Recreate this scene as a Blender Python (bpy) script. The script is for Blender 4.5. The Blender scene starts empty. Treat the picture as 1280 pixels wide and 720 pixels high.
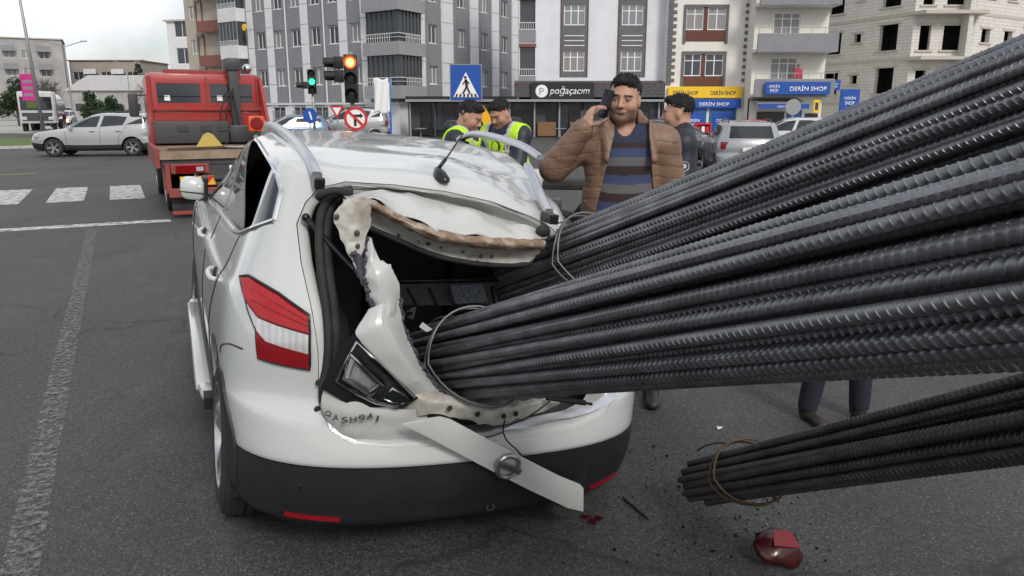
import bpy, bmesh, math, random
import numpy as np
from mathutils import Vector, Matrix, Euler
from mathutils.bvhtree import BVHTree
R_ = math.radians
random.seed(7); np.random.seed(7)
S = bpy.context.scene
COL = S.collection

# ---------------------------------------------------------------- camera
cam = bpy.data.objects.new('camera', bpy.data.cameras.new('camera')); COL.objects.link(cam)
cam.location = (0, 0, 1.68)
cam.rotation_euler = (R_(90) - math.atan(222/950), 0, 0)
cam.data.sensor_width = 36; cam.data.lens = 36*950/1280
cam.data.clip_start = 0.05; cam.data.clip_end = 2000
S.camera = cam
# ---------------------------------------------------------------- sky and sun (thin overcast)
SUN_EL, SUN_AZ = 38, 156          # azimuth clockwise from +Y
world = bpy.data.worlds.new('World'); S.world = world; world.use_nodes = True
nt = world.node_tree; nt.nodes.clear()
def wn(t): return nt.nodes.new(t)
wo, bg, sky = wn('ShaderNodeOutputWorld'), wn('ShaderNodeBackground'), wn('ShaderNodeTexSky')
sky.sky_type = 'NISHITA'; sky.sun_disc = False
sky.sun_elevation = R_(SUN_EL); sky.sun_rotation = R_(SUN_AZ); sky.dust_density = 2.5
tc, mp, no, rp, mx = wn('ShaderNodeTexCoord'), wn('ShaderNodeMapping'), wn('ShaderNodeTexNoise'), wn('ShaderNodeValToRGB'), wn('ShaderNodeMix')
mp.inputs['Scale'].default_value = (2.2, 2.2, 3.4)
mp.inputs['Location'].default_value = (3.1, .4, .2)
no.inputs['Scale'].default_value = 1.5; no.inputs['Detail'].default_value = 7; no.inputs['Roughness'].default_value = .55
rp.color_ramp.elements[0].position = .34; rp.color_ramp.elements[1].position = .58
rp.color_ramp.elements[0].color = (.15, .15, .15, 1)
mx.data_type = 'RGBA'
mx.inputs[7].default_value = (9.3, 9.4, 9.6, 1)       # cloud brightness before the strength below
nt.links.new(tc.outputs['Generated'], mp.inputs[0]); nt.links.new(mp.outputs[0], no.inputs['Vector'])
nt.links.new(no.outputs[0], rp.inputs[0]); nt.links.new(rp.outputs[0], mx.inputs[0])
nt.links.new(sky.outputs[0], mx.inputs[6]); nt.links.new(mx.outputs[2], bg.inputs[0])
bg.inputs[1].default_value = .088
nt.links.new(bg.outputs[0], wo.inputs[0])
sun = bpy.data.objects.new('sun', bpy.data.lights.new('sun', 'SUN')); COL.objects.link(sun)
sun.data.energy = 1.5; sun.data.angle = R_(13); sun.data.color = (1, .95, .88)
az, el = R_(SUN_AZ), R_(SUN_EL)
sun.rotation_euler = Vector((math.sin(az)*math.cos(el), math.cos(az)*math.cos(el), math.sin(el))).to_track_quat('Z', 'Y').to_euler()
sun.location = (0, 0, 30)
S.view_settings.view_transform = 'Standard'; S.view_settings.look = 'None'
S.view_settings.exposure = 0.36; S.view_settings.gamma = 1
S.cycles.max_bounces = 4; S.cycles.transparent_max_bounces = 8
S.cycles.use_denoising = True; S.cycles.use_adaptive_sampling = True; S.cycles.adaptive_threshold = .02

# ---------------------------------------------------------------- materials
MATS = {}
def mat(name, col=(.5, .5, .5), rough=.6, metal=0., var=0., vscale=6., bump=0., bscale=40., coat=0., emit=None, estr=1., trans=0., ior=1.45, dirt=None, dscale=3., damt=.5, attr=None, spec=None, stripes=None, alpha_wear=None, blocks=None):
    if name in MATS: return MATS[name]
    m = bpy.data.materials.new(name); m.use_nodes = True; MATS[name] = m
    t = m.node_tree; n = t.nodes; b = n['Principled BSDF']; lk = t.links.new
    b.inputs['Roughness'].default_value = rough; b.inputs['Metallic'].default_value = metal
    b.inputs['Coat Weight'].default_value = coat; b.inputs['Coat Roughness'].default_value = .06
    b.inputs['Transmission Weight'].default_value = trans; b.inputs['IOR'].default_value = ior
    if spec is not None: b.inputs['Specular IOR Level'].default_value = spec
    c4 = (*col, 1)
    b.inputs['Base Color'].default_value = c4
    m.diffuse_color = c4
    co = n.new('ShaderNodeTexCoord').outputs['Object']
    def noise(sc, det=4, rgh=.6):
        x = n.new('ShaderNodeTexNoise'); x.inputs['Scale'].default_value = sc; x.inputs['Detail'].default_value = det
        x.inputs['Roughness'].default_value = rgh; lk(co, x.inputs['Vector']); return x.outputs[0]
    def mixc(fac, a, bb, blend='MIX'):
        x = n.new('ShaderNodeMix'); x.data_type = 'RGBA'; x.blend_type = blend
        for i, v in ((0, fac), (6, a), (7, bb)):
            if hasattr(v, 'links') or hasattr(v, 'is_linked'): lk(v, x.inputs[i])
            else: x.inputs[i].default_value = v
        return x.outputs[2]
    def ramp(fac, p0, p1, c0=(0, 0, 0, 1), c1=(1, 1, 1, 1)):
        x = n.new('ShaderNodeValToRGB'); e = x.color_ramp.elements
        e[0].position = p0; e[1].position = p1; e[0].color = c0; e[1].color = c1
        lk(fac, x.inputs[0]); return x.outputs[0]
    cur = None
    if attr:
        x = n.new('ShaderNodeAttribute'); x.attribute_name = attr; cur = x.outputs['Color']
    if var:
        lo = tuple(max(0, c*(1-var)) for c in col)+(1,); hi = tuple(min(1, c*(1+var)) for c in col)+(1,)
        f = ramp(noise(vscale), .3, .7)
        if cur is None: cur = mixc(f, lo, hi)
        else: cur = mixc(.8, cur, mixc(f, (1-var,)*3+(1,), (1.,)*3+(1,)), 'MULTIPLY')
    if stripes:                          # woven / curtain folds: (scale, colour)
        w = n.new('ShaderNodeTexWave'); w.inputs['Scale'].default_value = stripes[0]; w.inputs['Distortion'].default_value = stripes[2] if len(stripes) > 2 else .6
        w.inputs['Detail'].default_value = 1; lk(co, w.inputs['Vector'])
        cur = mixc(w.outputs[0], cur if cur is not None else c4, (*stripes[1], 1))
    if blocks:                           # far block courses: (block height, mortar colour)
        sx_ = n.new('ShaderNodeSeparateXYZ'); cx_ = n.new('ShaderNodeCombineXYZ'); lk(co, sx_.inputs[0]); lk(sx_.outputs[0], cx_.inputs[0]); lk(sx_.outputs[2], cx_.inputs[1])
        bt = n.new('ShaderNodeTexBrick'); lk(cx_.outputs[0], bt.inputs['Vector']); bt.inputs['Scale'].default_value = 1; bt.inputs['Brick Width'].default_value = blocks[0]*2.5; bt.inputs['Row Height'].default_value = blocks[0]; bt.inputs['Mortar Size'].default_value = .018
        bt.inputs['Color1'].default_value = c4; bt.inputs['Color2'].default_value = tuple(c*.88 for c in col)+(1,); bt.inputs['Mortar'].default_value = (*blocks[1], 1)
        cur = bt.outputs['Color'] if cur is None else mixc(.65, cur, bt.outputs['Color'])
    if dirt:
        f = ramp(noise(dscale, 6, .65), .45, .75)
        mm = n.new('ShaderNodeMath'); mm.operation = 'MULTIPLY'; lk(f, mm.inputs[0]); mm.inputs[1].default_value = damt
        cur = mixc(mm.outputs[0], cur if cur is not None else c4, (*dirt, 1))
    if cur is not None: lk(cur, b.inputs['Base Color'])
    if bump:
        x = n.new('ShaderNodeBump'); x.inputs['Strength'].default_value = bump; x.inputs['Distance'].default_value = .01
        lk(noise(bscale, 5), x.inputs['Height']); lk(x.outputs[0], b.inputs['Normal'])
    if emit:
        b.inputs['Emission Color'].default_value = (*emit, 1); b.inputs['Emission Strength'].default_value = estr
    if alpha_wear:                       # worn paint: holes where the surface below shows
        f = ramp(noise(alpha_wear[0], 8, .75), alpha_wear[1], alpha_wear[1]+.16)
        lk(f, b.inputs['Alpha'])
    return m

M = {}
def D(k, *a, **kw): M[k] = mat(k, *a, **kw)
D('white_paint', (.52, .54, .535), .22, coat=1., dirt=(.50, .48, .44), dscale=2.2, damt=.22)
D('wreck_paint', (.49, .505, .49), .30, coat=.5, dirt=(.42, .40, .35), dscale=5, damt=.28)
D('primer', (.46, .455, .42), .45, dirt=(.20, .14, .09), dscale=11, damt=.8, bump=.15, bscale=30)
D('sealant', (.20, .13, .085), .7, dirt=(.50, .45, .37), dscale=17, damt=1., bump=.5, bscale=60)
D('foam', (.07, .065, .085), .9, bump=.8, bscale=60)
D('black_plastic', (.013, .014, .017), .5, bump=.10, bscale=220, dirt=(.035, .032, .03), dscale=4, damt=.5)
D('gloss_black', (.012, .012, .014), .2)
D('trim', (.022, .022, .024), .8, var=.3, bump=.15, bscale=90)
D('carpet', (.05, .05, .055), .95, var=.5, vscale=160, bump=.5, bscale=250)
D('rubber', (.018, .018, .019), .75, bump=.1, bscale=120, dirt=(.06, .055, .05), dscale=6, damt=.6)
D('chrome', (.75, .76, .78), .16, 1.)
D('alu', (.62, .63, .66), .32, 1.)
D('rim', (.42, .43, .45), .35, .9, dirt=(.08, .07, .06), dscale=9, damt=.5)
D('glass', (.10, .12, .12), .03, trans=.55, ior=1.45, spec=.9)
D('dark_glass', (.02, .025, .03), .06, spec=.7)
D('red_lens', (.36, .004, .008), .14, coat=.25, bump=.12, bscale=120)
D('dark_red_lens', (.20, .004, .008), .14, coat=.25)
D('clear_lens', (.56, .56, .58), .15, .3, coat=1., stripes=(15, (.47, .45, .47), .6))
D('lamp_inner', (.06, .063, .07), .3, .3)
D('bar_steel', (.20, .205, .22), .46, .85, var=.3, vscale=9, dirt=(.07, .05, .04), dscale=14, damt=.35)
D('bar_rust', (.085, .080, .078), .5, .6, var=.35, vscale=9, dirt=(.075, .045, .028), dscale=7, damt=.5)
D('wire', (.20, .19, .18), .5, .8)
D('wire_rust', (.11, .075, .05), .6, .6)
D('white_line', (.52, .52, .5), .8, var=.15, vscale=12, alpha_wear=(7., .36))
D('faint_line', (.21, .205, .195), .85, alpha_wear=(26., .45))
D('yellow_line', (.55, .42, .14), .8, alpha_wear=(9., .46))

# ---------------------------------------------------------------- mesh helpers
def link(o, parent=None):
    COL.objects.link(o)
    if parent is not None: o.parent = parent
    return o
def tag(o, label=None, cat=None, group=None, kind=None):
    if label: o['label'] = label
    if cat: o['category'] = cat
    if group: o['group'] = group
    if kind: o['kind'] = kind
    return o
def thing(name, label, cat, loc=(0, 0, 0), rz=0., group=None):
    o = bpy.data.objects.new(name, None); COL.objects.link(o); o.empty_display_size = .2
    o.location = loc; o.rotation_euler = (0, 0, rz)
    return tag(o, label, cat, group)
def children_of(o): return [c for c in COL.objects if c.parent == o]
KIDS = {}
def copy_tree(o, parent=None):
    c = o.copy(); COL.objects.link(c)
    if parent is not None: c.parent = parent
    for ch in list(o.children): copy_tree(ch, c)
    return c
def smoothstep(a, b, x):
    t = np.clip((x-a)/(b-a), 0, 1); return t*t*(3-2*t)

class MB:
    def __init__(s): s.v = []; s.f = []
    def add(s, vs, fs):
        o = len(s.v); s.v += [tuple(map(float, p)) for p in vs]; s.f += [[i+o for i in f] for f in fs]; return s
    def box(s, x0, x1, y0, y1, z0, z1):
        return s.add([(x0,y0,z0),(x1,y0,z0),(x1,y1,z0),(x0,y1,z0),(x0,y0,z1),(x1,y0,z1),(x1,y1,z1),(x0,y1,z1)],
              [(3,2,1,0),(4,5,6,7),(0,1,5,4),(1,2,6,5),(2,3,7,6),(3,0,4,7)])
    def bbox(s, x0, x1, y0, y1, z0, z1, b=.02):      # chamfered box
        bm = bmesh.new(); bmesh.ops.create_cube(bm, size=1)
        bmesh.ops.scale(bm, vec=(x1-x0, y1-y0, z1-z0), verts=bm.verts)
        bmesh.ops.translate(bm, vec=((x0+x1)/2, (y0+y1)/2, (z0+z1)/2), verts=bm.verts)
        bmesh.ops.bevel(bm, geom=bm.edges[:], offset=b, segments=2, affect='EDGES', profile=.6)
        bm.verts.index_update(); s.add([v.co for v in bm.verts], [[v.index for v in f.verts] for f in bm.faces]); bm.free(); return s
    def beam(s, a, b, w, h, up=(0, 0, 1)):           # rectangular bar from a to b
        a, b = Vector(a), Vector(b); d = (b-a).normalized(); u = Vector(up)
        if abs(d.dot(u)) > .98: u = Vector((0, 1, 0))
        r = d.cross(u).normalized()*w/2; q = r.cross(d).normalized()*h/2
        vs = [p+x*r+y*q for p in (a, b) for x, y in ((-1,-1),(1,-1),(1,1),(-1,1))]
        return s.add(vs, [(0,1,2,3),(7,6,5,4),(0,4,5,1),(1,5,6,2),(2,6,7,3),(3,7,4,0)])
    def tube(s, pts, r, n=8, cap=True, close=False):
        pts = [Vector(p) for p in pts]; k = len(pts)
        rs = r if hasattr(r, '__len__') else [r]*k
        vs = []; prev = None
        for i, p in enumerate(pts):
            if close: d = pts[(i+1) % k]-pts[i-1]
            else: d = pts[min(i+1, k-1)]-pts[max(i-1, 0)]
            d.normalize()
            if prev is None:
                u = Vector((0, 0, 1)) if abs(d.z) < .9 else Vector((1, 0, 0))
                u = (u-d*u.dot(d)).normalized()
            else: u = (prev-d*prev.dot(d)).normalized()
            prev = u; w = d.cross(u)
            for j in range(n):
                a = 2*math.pi*j/n; vs.append(p+(u*math.cos(a)+w*math.sin(a))*rs[i])
        fs = []
        for i in range(k if close else k-1):
            i2 = (i+1) % k
            for j in range(n): fs.append((i*n+j, i*n+(j+1) % n, i2*n+(j+1) % n, i2*n+j))
        if cap and not close: fs += [tuple(range(n))[::-1], tuple(range((k-1)*n, k*n))]
        return s.add(vs, fs)
    def lathe(s, prof, n=24, axis='z', at=(0, 0, 0), a0=0., a1=2*math.pi):
        full = abs(a1-a0-2*math.pi) < 1e-6; m = n if full else n+1; vs = []
        for r, h in prof:
            for j in range(m):
                a = a0+(a1-a0)*j/n; c, q = r*math.cos(a), r*math.sin(a)
                p = {'z': (c, q, h), 'x': (h, c, q), 'y': (q, h, c)}[axis]
                vs.append((p[0]+at[0], p[1]+at[1], p[2]+at[2]))
        fs = [(i*m+j, i*m+(j+1) % m, (i+1)*m+(j+1) % m, (i+1)*m+j) for i in range(len(prof)-1) for j in range(m if full else n)]
        return s.add(vs, fs)
    def prism(s, poly, h0, h1, axis='z'):            # polygon in the two other axes, extruded
        def P(a, b, h): return {'z': (a, b, h), 'x': (h, a, b), 'y': (a, h, b)}[axis]
        k = len(poly); vs = [P(a, b, h0) for a, b in poly]+[P(a, b, h1) for a, b in poly]
        return s.add(vs, [tuple(range(k))[::-1], tuple(range(k, 2*k))]+[(i, (i+1) % k, (i+1) % k+k, i+k) for i in range(k)])
    def grid(s, G):                                  # G: array (m, n, 3)
        m, n = G.shape[:2]
        return s.add(G.reshape(-1, 3), [(i*n+j, i*n+j+1, (i+1)*n+j+1, (i+1)*n+j) for i in range(m-1) for j in range(n-1)])
    def ball(s, c, r, n=10, sq=(1, 1, 1)):
        prof = [(math.sin(math.pi*i/n)*r, -math.cos(math.pi*i/n)*r) for i in range(n+1)]
        b = MB().lathe(prof, n+4); return s.add([(c[0]+x*sq[0], c[1]+y*sq[1], c[2]+z*sq[2]) for x, y, z in b.v], b.f)
    def xf(s, mtx):
        s.v = [tuple(mtx @ Vector(p)) for p in s.v]; return s
    def mesh(s, name, m=None, smooth=False, fix=True):
        me = bpy.data.meshes.new(name); me.from_pydata(s.v, [], s.f)
        if fix:
            bm = bmesh.new(); bm.from_mesh(me); bmesh.ops.remove_doubles(bm, verts=bm.verts, dist=1e-5)
            bmesh.ops.recalc_face_normals(bm, faces=bm.faces); bm.to_mesh(me); bm.free()
        if m is not None: me.materials.append(M[m] if isinstance(m, str) else m)
        if smooth:
            me.polygons.foreach_set('use_smooth', [True]*len(me.polygons))
            if smooth != 'all': me.set_sharp_from_angle(angle=R_(smooth if isinstance(smooth, (int, float)) and smooth > 1 else 38))
        return me
    def build(s, name, m, parent=None, smooth=False, fix=True, label=None, kind=None):
        o = link(bpy.data.objects.new(name, s.mesh(name, m, smooth, fix)), parent)
        return tag(o, label, kind=kind)

def apply_mods(o):
    dg = bpy.context.evaluated_depsgraph_get(); dg.update()
    me = bpy.data.meshes.new_from_object(o.evaluated_get(dg)); old = o.data
    o.modifiers.clear(); o.data = me; return o
def boolean(o, cutter_mb, op='DIFFERENCE', solver='EXACT'):
    c = cutter_mb.build('cutter', None, o.parent)
    md = o.modifiers.new('b', 'BOOLEAN'); md.operation = op; md.object = c; md.solver = solver; md.use_self = False
    apply_mods(o); bpy.data.objects.remove(c, do_unlink=True); return o
def keep_largest(o):
    bm = bmesh.new(); bm.from_mesh(o.data); todo = set(bm.verts); best = []
    while todo:
        st = [todo.pop()]; comp = []
        while st:
            v = st.pop(); comp.append(v)
            for e in v.link_edges:
                w = e.other_vert(v)
                if w in todo: todo.discard(w); st.append(w)
        if len(comp) > len(best): best = comp
    b = set(best); bmesh.ops.delete(bm, geom=[v for v in bm.verts if v not in b], context='VERTS'); bm.to_mesh(o.data); bm.free(); return o
def set_mat(o, m):
    o.data.materials.clear(); o.data.materials.append(M[m])
    for p in o.data.polygons: p.material_index = 0
def shade(o, ang=38):
    o.data.polygons.foreach_set('use_smooth', [True]*len(o.data.polygons)); o.data.set_sharp_from_angle(angle=R_(ang)); return o

def cr_rows(P, n):        # Catmull-Rom along axis 0 of (k, ...)
    P = np.asarray(P, float); k = len(P); out = []
    for i in range(k-1):
        p0, p1, p2, p3 = P[max(i-1, 0)], P[i], P[i+1], P[min(i+2, k-1)]
        for j in range(n):
            t = j/n
            out.append(.5*(2*p1+(p2-p0)*t+(2*p0-5*p1+4*p2-p3)*t*t+(3*p1-p0-3*p2+p3)*t**3))
    out.append(P[-1]); return np.array(out)
def curve(pts, n=6): return [tuple(p) for p in cr_rows(pts, n)]

def vnoise(P, seed=0):    # cheap smooth value noise for crumpling, P (...,3) -> (...)
    P = np.asarray(P, float); I = np.floor(P).astype(int); f = P-I; f = f*f*(3-2*f); r = 0
    def h(i): 
        n = (i[..., 0]*374761393+i[..., 1]*668265263+i[..., 2]*2147483647+seed*144665) & 0x7fffffff
        n = (n ^ (n >> 13))*1274126177 & 0x7fffffff
        return ((n ^ (n >> 16)) & 0xffff)/65535.*2-1
    for a in (0, 1):
        for b in (0, 1):
            for c in (0, 1):
                w = (f[..., 0] if a else 1-f[..., 0])*(f[..., 1] if b else 1-f[..., 1])*(f[..., 2] if c else 1-f[..., 2])
                r = r+w*h(I+np.array([a, b, c]))
    return r
def sheet(rows, n=5, amp=.006, sc=14., th=.004, seed=1, m=None, name='panel', parent=None, mat_='wreck_paint', smooth=30, rough_edge=0.):
    G = cr_rows(rows, n); G = np.swapaxes(cr_rows(np.swapaxes(G, 0, 1), n), 0, 1)
    for ax in range(3): G[..., ax] += amp*1.3*(np.abs(vnoise(G*sc, seed+ax))*2-.6)+amp*.5*vnoise(G*sc*2.3, seed+5+ax)
    if rough_edge:
        k = np.random.rand(*G.shape[:2])-.5
        e = np.zeros(G.shape[:2]); e[0, :] = e[-1, :] = 1; e[:, 0] = e[:, -1] = 1
        G += (k*e*rough_edge)[..., None]
    o = MB().grid(G).build(name, mat_, parent)
    md = o.modifiers.new('s', 'SOLIDIFY'); md.thickness = th; md.offset = 0
    apply_mods(o); return shade(o, smooth)

TEXTS = {}
FONTSCALE = 1.
def text_mesh(txt, size=1., depth=.01, shear=0., bold=0., spacing=1.):
    c = bpy.data.curves.new('t', 'FONT'); c.body = txt; c.size = size; c.extrude = depth; c.shear = shear; c.offset = bold
    c.align_x = 'CENTER'; c.align_y = 'CENTER'; c.space_character = spacing; c.resolution_u = 3
    o = bpy.data.objects.new('t', c); COL.objects.link(o)
    dg = bpy.context.evaluated_depsgraph_get(); dg.update()
    me = bpy.data.meshes.new_from_object(o.evaluated_get(dg)); bpy.data.objects.remove(o, do_unlink=True)
    xs = [v.co.x for v in me.vertices] or [0]
    cx = (min(xs)+max(xs))/2
    for v in me.vertices: v.co.x -= cx
    return me
def text(txt, parent, loc, height, width, m, rz=0., depth=.006, shear=0., bold=0., name='lettering'):
    """upright lettering facing -Y in the parent's frame, fitted to width x height"""
    me = text_mesh(txt, 1., 0., shear, bold)
    xs = [v.co.x for v in me.vertices]; ys = [v.co.y for v in me.vertices]
    w, h = max(xs)-min(xs), max(ys)-min(ys); my = (max(ys)+min(ys))/2
    sx, sy = width/w, height/h
    for v in me.vertices:
        x, y, z = v.co; v.co = (x*sx, 0, (y-my)*sy)
    bm = bmesh.new(); bm.from_mesh(me); r = bmesh.ops.extrude_face_region(bm, geom=bm.faces[:])
    for e in r['geom']:
        if isinstance(e, bmesh.types.BMVert): e.co.y -= depth
    bmesh.ops.recalc_face_normals(bm, faces=bm.faces); bm.to_mesh(me); bm.free()
    me.materials.clear(); me.materials.append(M[m])
    o = link(bpy.data.objects.new(name, me), parent); o.location = loc; o.rotation_euler = (0, 0, rz)
    return o

# ================================================================ THE ROAD
ROAD_AZ = R_(27.1)                   # the road runs this far left of +Y
RD = Vector((-math.sin(ROAD_AZ), math.cos(ROAD_AZ), 0)); RX = Vector((math.cos(ROAD_AZ), math.sin(ROAD_AZ), 0))
def asphalt():
    m = bpy.data.materials.new('asphalt'); m.use_nodes = True; t = m.node_tree; n = t.nodes; lk = t.links.new; b = n['Principled BSDF']
    co = n.new('ShaderNodeTexCoord').outputs['Object']
    def tex(ty, sc, **k):
        x = n.new(ty); x.inputs['Scale'].default_value = sc; lk(co, x.inputs['Vector'])
        for a, v in k.items(): x.inputs[a].default_value = v
        return x
    def ramp(f, pts):
        x = n.new('ShaderNodeValToRGB'); e = x.color_ramp.elements
        while len(e) < len(pts): e.new(.5)
        for q, (p, c) in zip(e, pts): q.position = p; q.color = (*c, 1)
        lk(f, x.inputs[0]); return x.outputs[0]
    def mix(f, a, c, bl='MIX'):
        x = n.new('ShaderNodeMix'); x.data_type = 'RGBA'; x.blend_type = bl
        for i, v in ((0, f), (6, a), (7, c)):
            if hasattr(v, 'is_linked'): lk(v, x.inputs[i])
            else: x.inputs[i].default_value = v
        return x.outputs[2]
    v = tex('ShaderNodeTexVoronoi', 150.); v2 = tex('ShaderNodeTexVoronoi', 150.); v2.feature = 'DISTANCE_TO_EDGE'
    sep = n.new('ShaderNodeSeparateColor'); lk(v.outputs['Color'], sep.inputs[0])
    stone = ramp(sep.outputs[0], [(0, (.034, .034, .036)), (.45, (.071, .070, .069)), (.88, (.100, .098, .095)), (1, (.19, .186, .178))])
    edge = ramp(v2.outputs['Distance'], [(0, (.02, .02, .021)), (.14, (1, 1, 1))])
    c = mix(.72, stone, edge, 'MULTIPLY')
    big = tex('ShaderNodeTexNoise', .35, Detail=6, Roughness=.6)
    c = mix(.55, c, ramp(big.outputs[0], [(.3, (.68, .68, .69)), (.7, (1.15, 1.14, 1.12))]), 'MULTIPLY')
    # lighter wheel-polished and patched streaks along the road
    mpn = n.new('ShaderNodeMapping'); lk(co, mpn.inputs[0]); mpn.inputs['Rotation'].default_value = (0, 0, -ROAD_AZ); mpn.inputs['Scale'].default_value = (1.2, .12, 1)
    st = n.new('ShaderNodeTexNoise'); st.inputs['Scale'].default_value = 1.; st.inputs['Detail'].default_value = 5; lk(mpn.outputs[0], st.inputs['Vector'])
    c = mix(.5, c, ramp(st.outputs[0], [(.32, (.72, .72, .73)), (.68, (1.25, 1.24, 1.2))]), 'MULTIPLY')
    dust = tex('ShaderNodeTexNoise', 2.3, Detail=8, Roughness=.7)
    c = mix(ramp(dust.outputs[0], [(.56, (0, 0, 0)), (.78, (.35, .35, .35))]), c, (.16, .15, .135, 1))
    oil = tex('ShaderNodeTexNoise', .9, Detail=4, Roughness=.55)
    c = mix(ramp(oil.outputs[0], [(.60, (0, 0, 0)), (.74, (.55, .55, .55))]), c, (.03, .03, .031, 1))
    wob = tex('ShaderNodeTexNoise', 1.6, Detail=5); sc_ = n.new('ShaderNodeVectorMath'); sc_.operation = 'MULTIPLY_ADD'; lk(wob.outputs['Color'], sc_.inputs[0]); sc_.inputs[1].default_value = (1.1, 1.1, 0); lk(co, sc_.inputs[2])
    ck = n.new('ShaderNodeTexVoronoi'); ck.feature = 'DISTANCE_TO_EDGE'; ck.inputs['Scale'].default_value = .23; lk(sc_.outputs[0], ck.inputs['Vector'])
    c = mix(ramp(ck.outputs['Distance'], [(.0015, (.8, .8, .8)), (.005, (0, 0, 0))]), c, (.018, .018, .018, 1))
    lk(c, b.inputs['Base Color'])
    rr = ramp(big.outputs[0], [(.3, (.62, .62, .62)), (.7, (.8, .8, .8))]); lk(rr, b.inputs['Roughness'])
    bp = n.new('ShaderNodeBump'); bp.inputs['Strength'].default_value = .55; bp.inputs['Distance'].default_value = .006
    lk(v2.outputs['Distance'], bp.inputs['Height'])
    bp2 = n.new('ShaderNodeBump'); bp2.inputs['Strength'].default_value = .3; bp2.inputs['Distance'].default_value = .02
    n2 = tex('ShaderNodeTexNoise', 22., Detail=4); lk(n2.outputs[0], bp2.inputs['Height']); lk(bp2.outputs[0], bp.inputs['Normal']); lk(bp.outputs[0], b.inputs['Normal'])
    return m
M['asphalt'] = asphalt()
D('concrete', (.36, .35, .33), .85, var=.2, vscale=3, bump=.2, bscale=30)
D('kerb_stone', (.42, .41, .39), .85, var=.2, vscale=5)
D('grass', (.09, .14, .035), .9, var=.4, vscale=20, bump=.8, bscale=30)
def ground_z(x, y):                 # the side road falls away gently to the right
    return -.34*float(smoothstep(2.5, 9, x)*smoothstep(10, 21, y))
gx = [-500, -120, -60, -30, -15, -8]+list(np.arange(-4, 16, 1.))+[18, 22, 30, 60, 140, 500]; gy = [-300, -60, -20, -8]+list(np.arange(-2, 30, 1.))+[34, 40, 60, 120, 300, 900]
GG = np.array([[(x, y, ground_z(x, y)) for x in gx] for y in gy]); o = MB().grid(GG).build('road', 'asphalt', smooth='all', fix=False); tag(o, kind='structure')
def strip(name, p0, p1, w, m, z=.004, label=None):
    p0, p1 = Vector((*p0, 0)), Vector((*p1, 0)); d = (p1-p0).normalized(); q = Vector((-d.y, d.x, 0))*w/2
    cs = [(p0-q), (p0+q), (p1+q), (p1-q)]
    o = MB().add([(c.x, c.y, z+ground_z(c.x, c.y)) for c in cs], [(0, 3, 2, 1)]).build(name, m, fix=False)
    return tag(o, kind='structure')
# zebra crossing: bars along the road, 0.6 m wide and 3 m long
Z0 = Vector((-7.75, 14.64, 0))
for k in range(-7, 1):
    a = Z0+RX*(1.06*k+.31); b_ = a+RD*3.05
    strip('crosswalk_bar', a.xy, b_.xy, .62, 'white_line')
strip('stop_line', (Vector((-5.35, 11.84))-Vector((RX.x, RX.y))*9).to_tuple(), (-5.35, 11.84), .32, 'white_line')
strip('lane_line', (-1.56, 1.97), (-6.16, 11.06), .13, 'faint_line')
strip('yellow_mark', (-14.1, 20.3), (-12.9, 20.9), .35, 'yellow_line')
for k in range(7):
    a = Vector((2.4, 15.6))+Vector((.98, -.16))*1.25*k
    strip('crosswalk_bar', a.to_tuple(), (a+Vector((.5, 3.))).to_tuple(), .6, 'white_line')

# ================================================================ REBAR BUNDLES
BAR_R = .0147
def bar_mesh(L, bend, seed):
    """ribbed bar: the rings follow the slanting ribs, which meet at two lengthwise ribs"""
    rng = np.random.RandomState(seed); na = 20; sp = .0190; nr = int(L/sp)
    prof = ((0., 0), (.34, 0), (.43, 1.), (.57, 1.), (.66, 0))
    s0 = np.array([(i+p)*sp for i in range(nr) for p, _ in prof]); hh = np.array([q for i in range(nr) for _, q in prof])
    a = np.arange(na)*2*math.pi/na; tri = np.where(a <= math.pi, a, 2*math.pi-a)/math.pi
    SS = s0[:, None]+.019*tri[None, :]; n = len(s0)
    r = BAR_R*.93+.0019*hh[:, None]*np.abs(np.sin(a))[None, :]**.5+.0017*(np.abs(np.cos(a)) > .97)[None, :]
    f1, f2_, o1, o2 = rng.uniform(.8, 1.6, 2).tolist()+rng.uniform(0, 6, 2).tolist()
    cx = bend*(np.sin(SS/L*math.pi*f1+o1)-math.sin(o1)); cz = bend*(np.sin(SS/L*math.pi*f2_+o2)-math.sin(o2))
    V = np.stack([cx+r*np.cos(a), SS, cz+r*np.sin(a)], -1).reshape(-1, 3)
    i, j = np.meshgrid(np.arange(n-1), np.arange(na), indexing='ij'); j2 = (j+1) % na
    F = np.stack([i*na+j, (i+1)*na+j, (i+1)*na+j2, i*na+j2], -1).reshape(-1, 4)
    me = bpy.data.meshes.new('rebar'); me.from_pydata(V.tolist(), [], F.tolist()+[list(range(na)), list(range((n-1)*na, n*na))[::-1]])
    me.polygons.foreach_set('use_smooth', [True]*len(me.polygons)); me.set_sharp_from_angle(angle=R_(40))
    return me
BAR_LEN = 5.4
BARS = [bar_mesh(BAR_LEN, .012, k) for k in range(3)]
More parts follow.
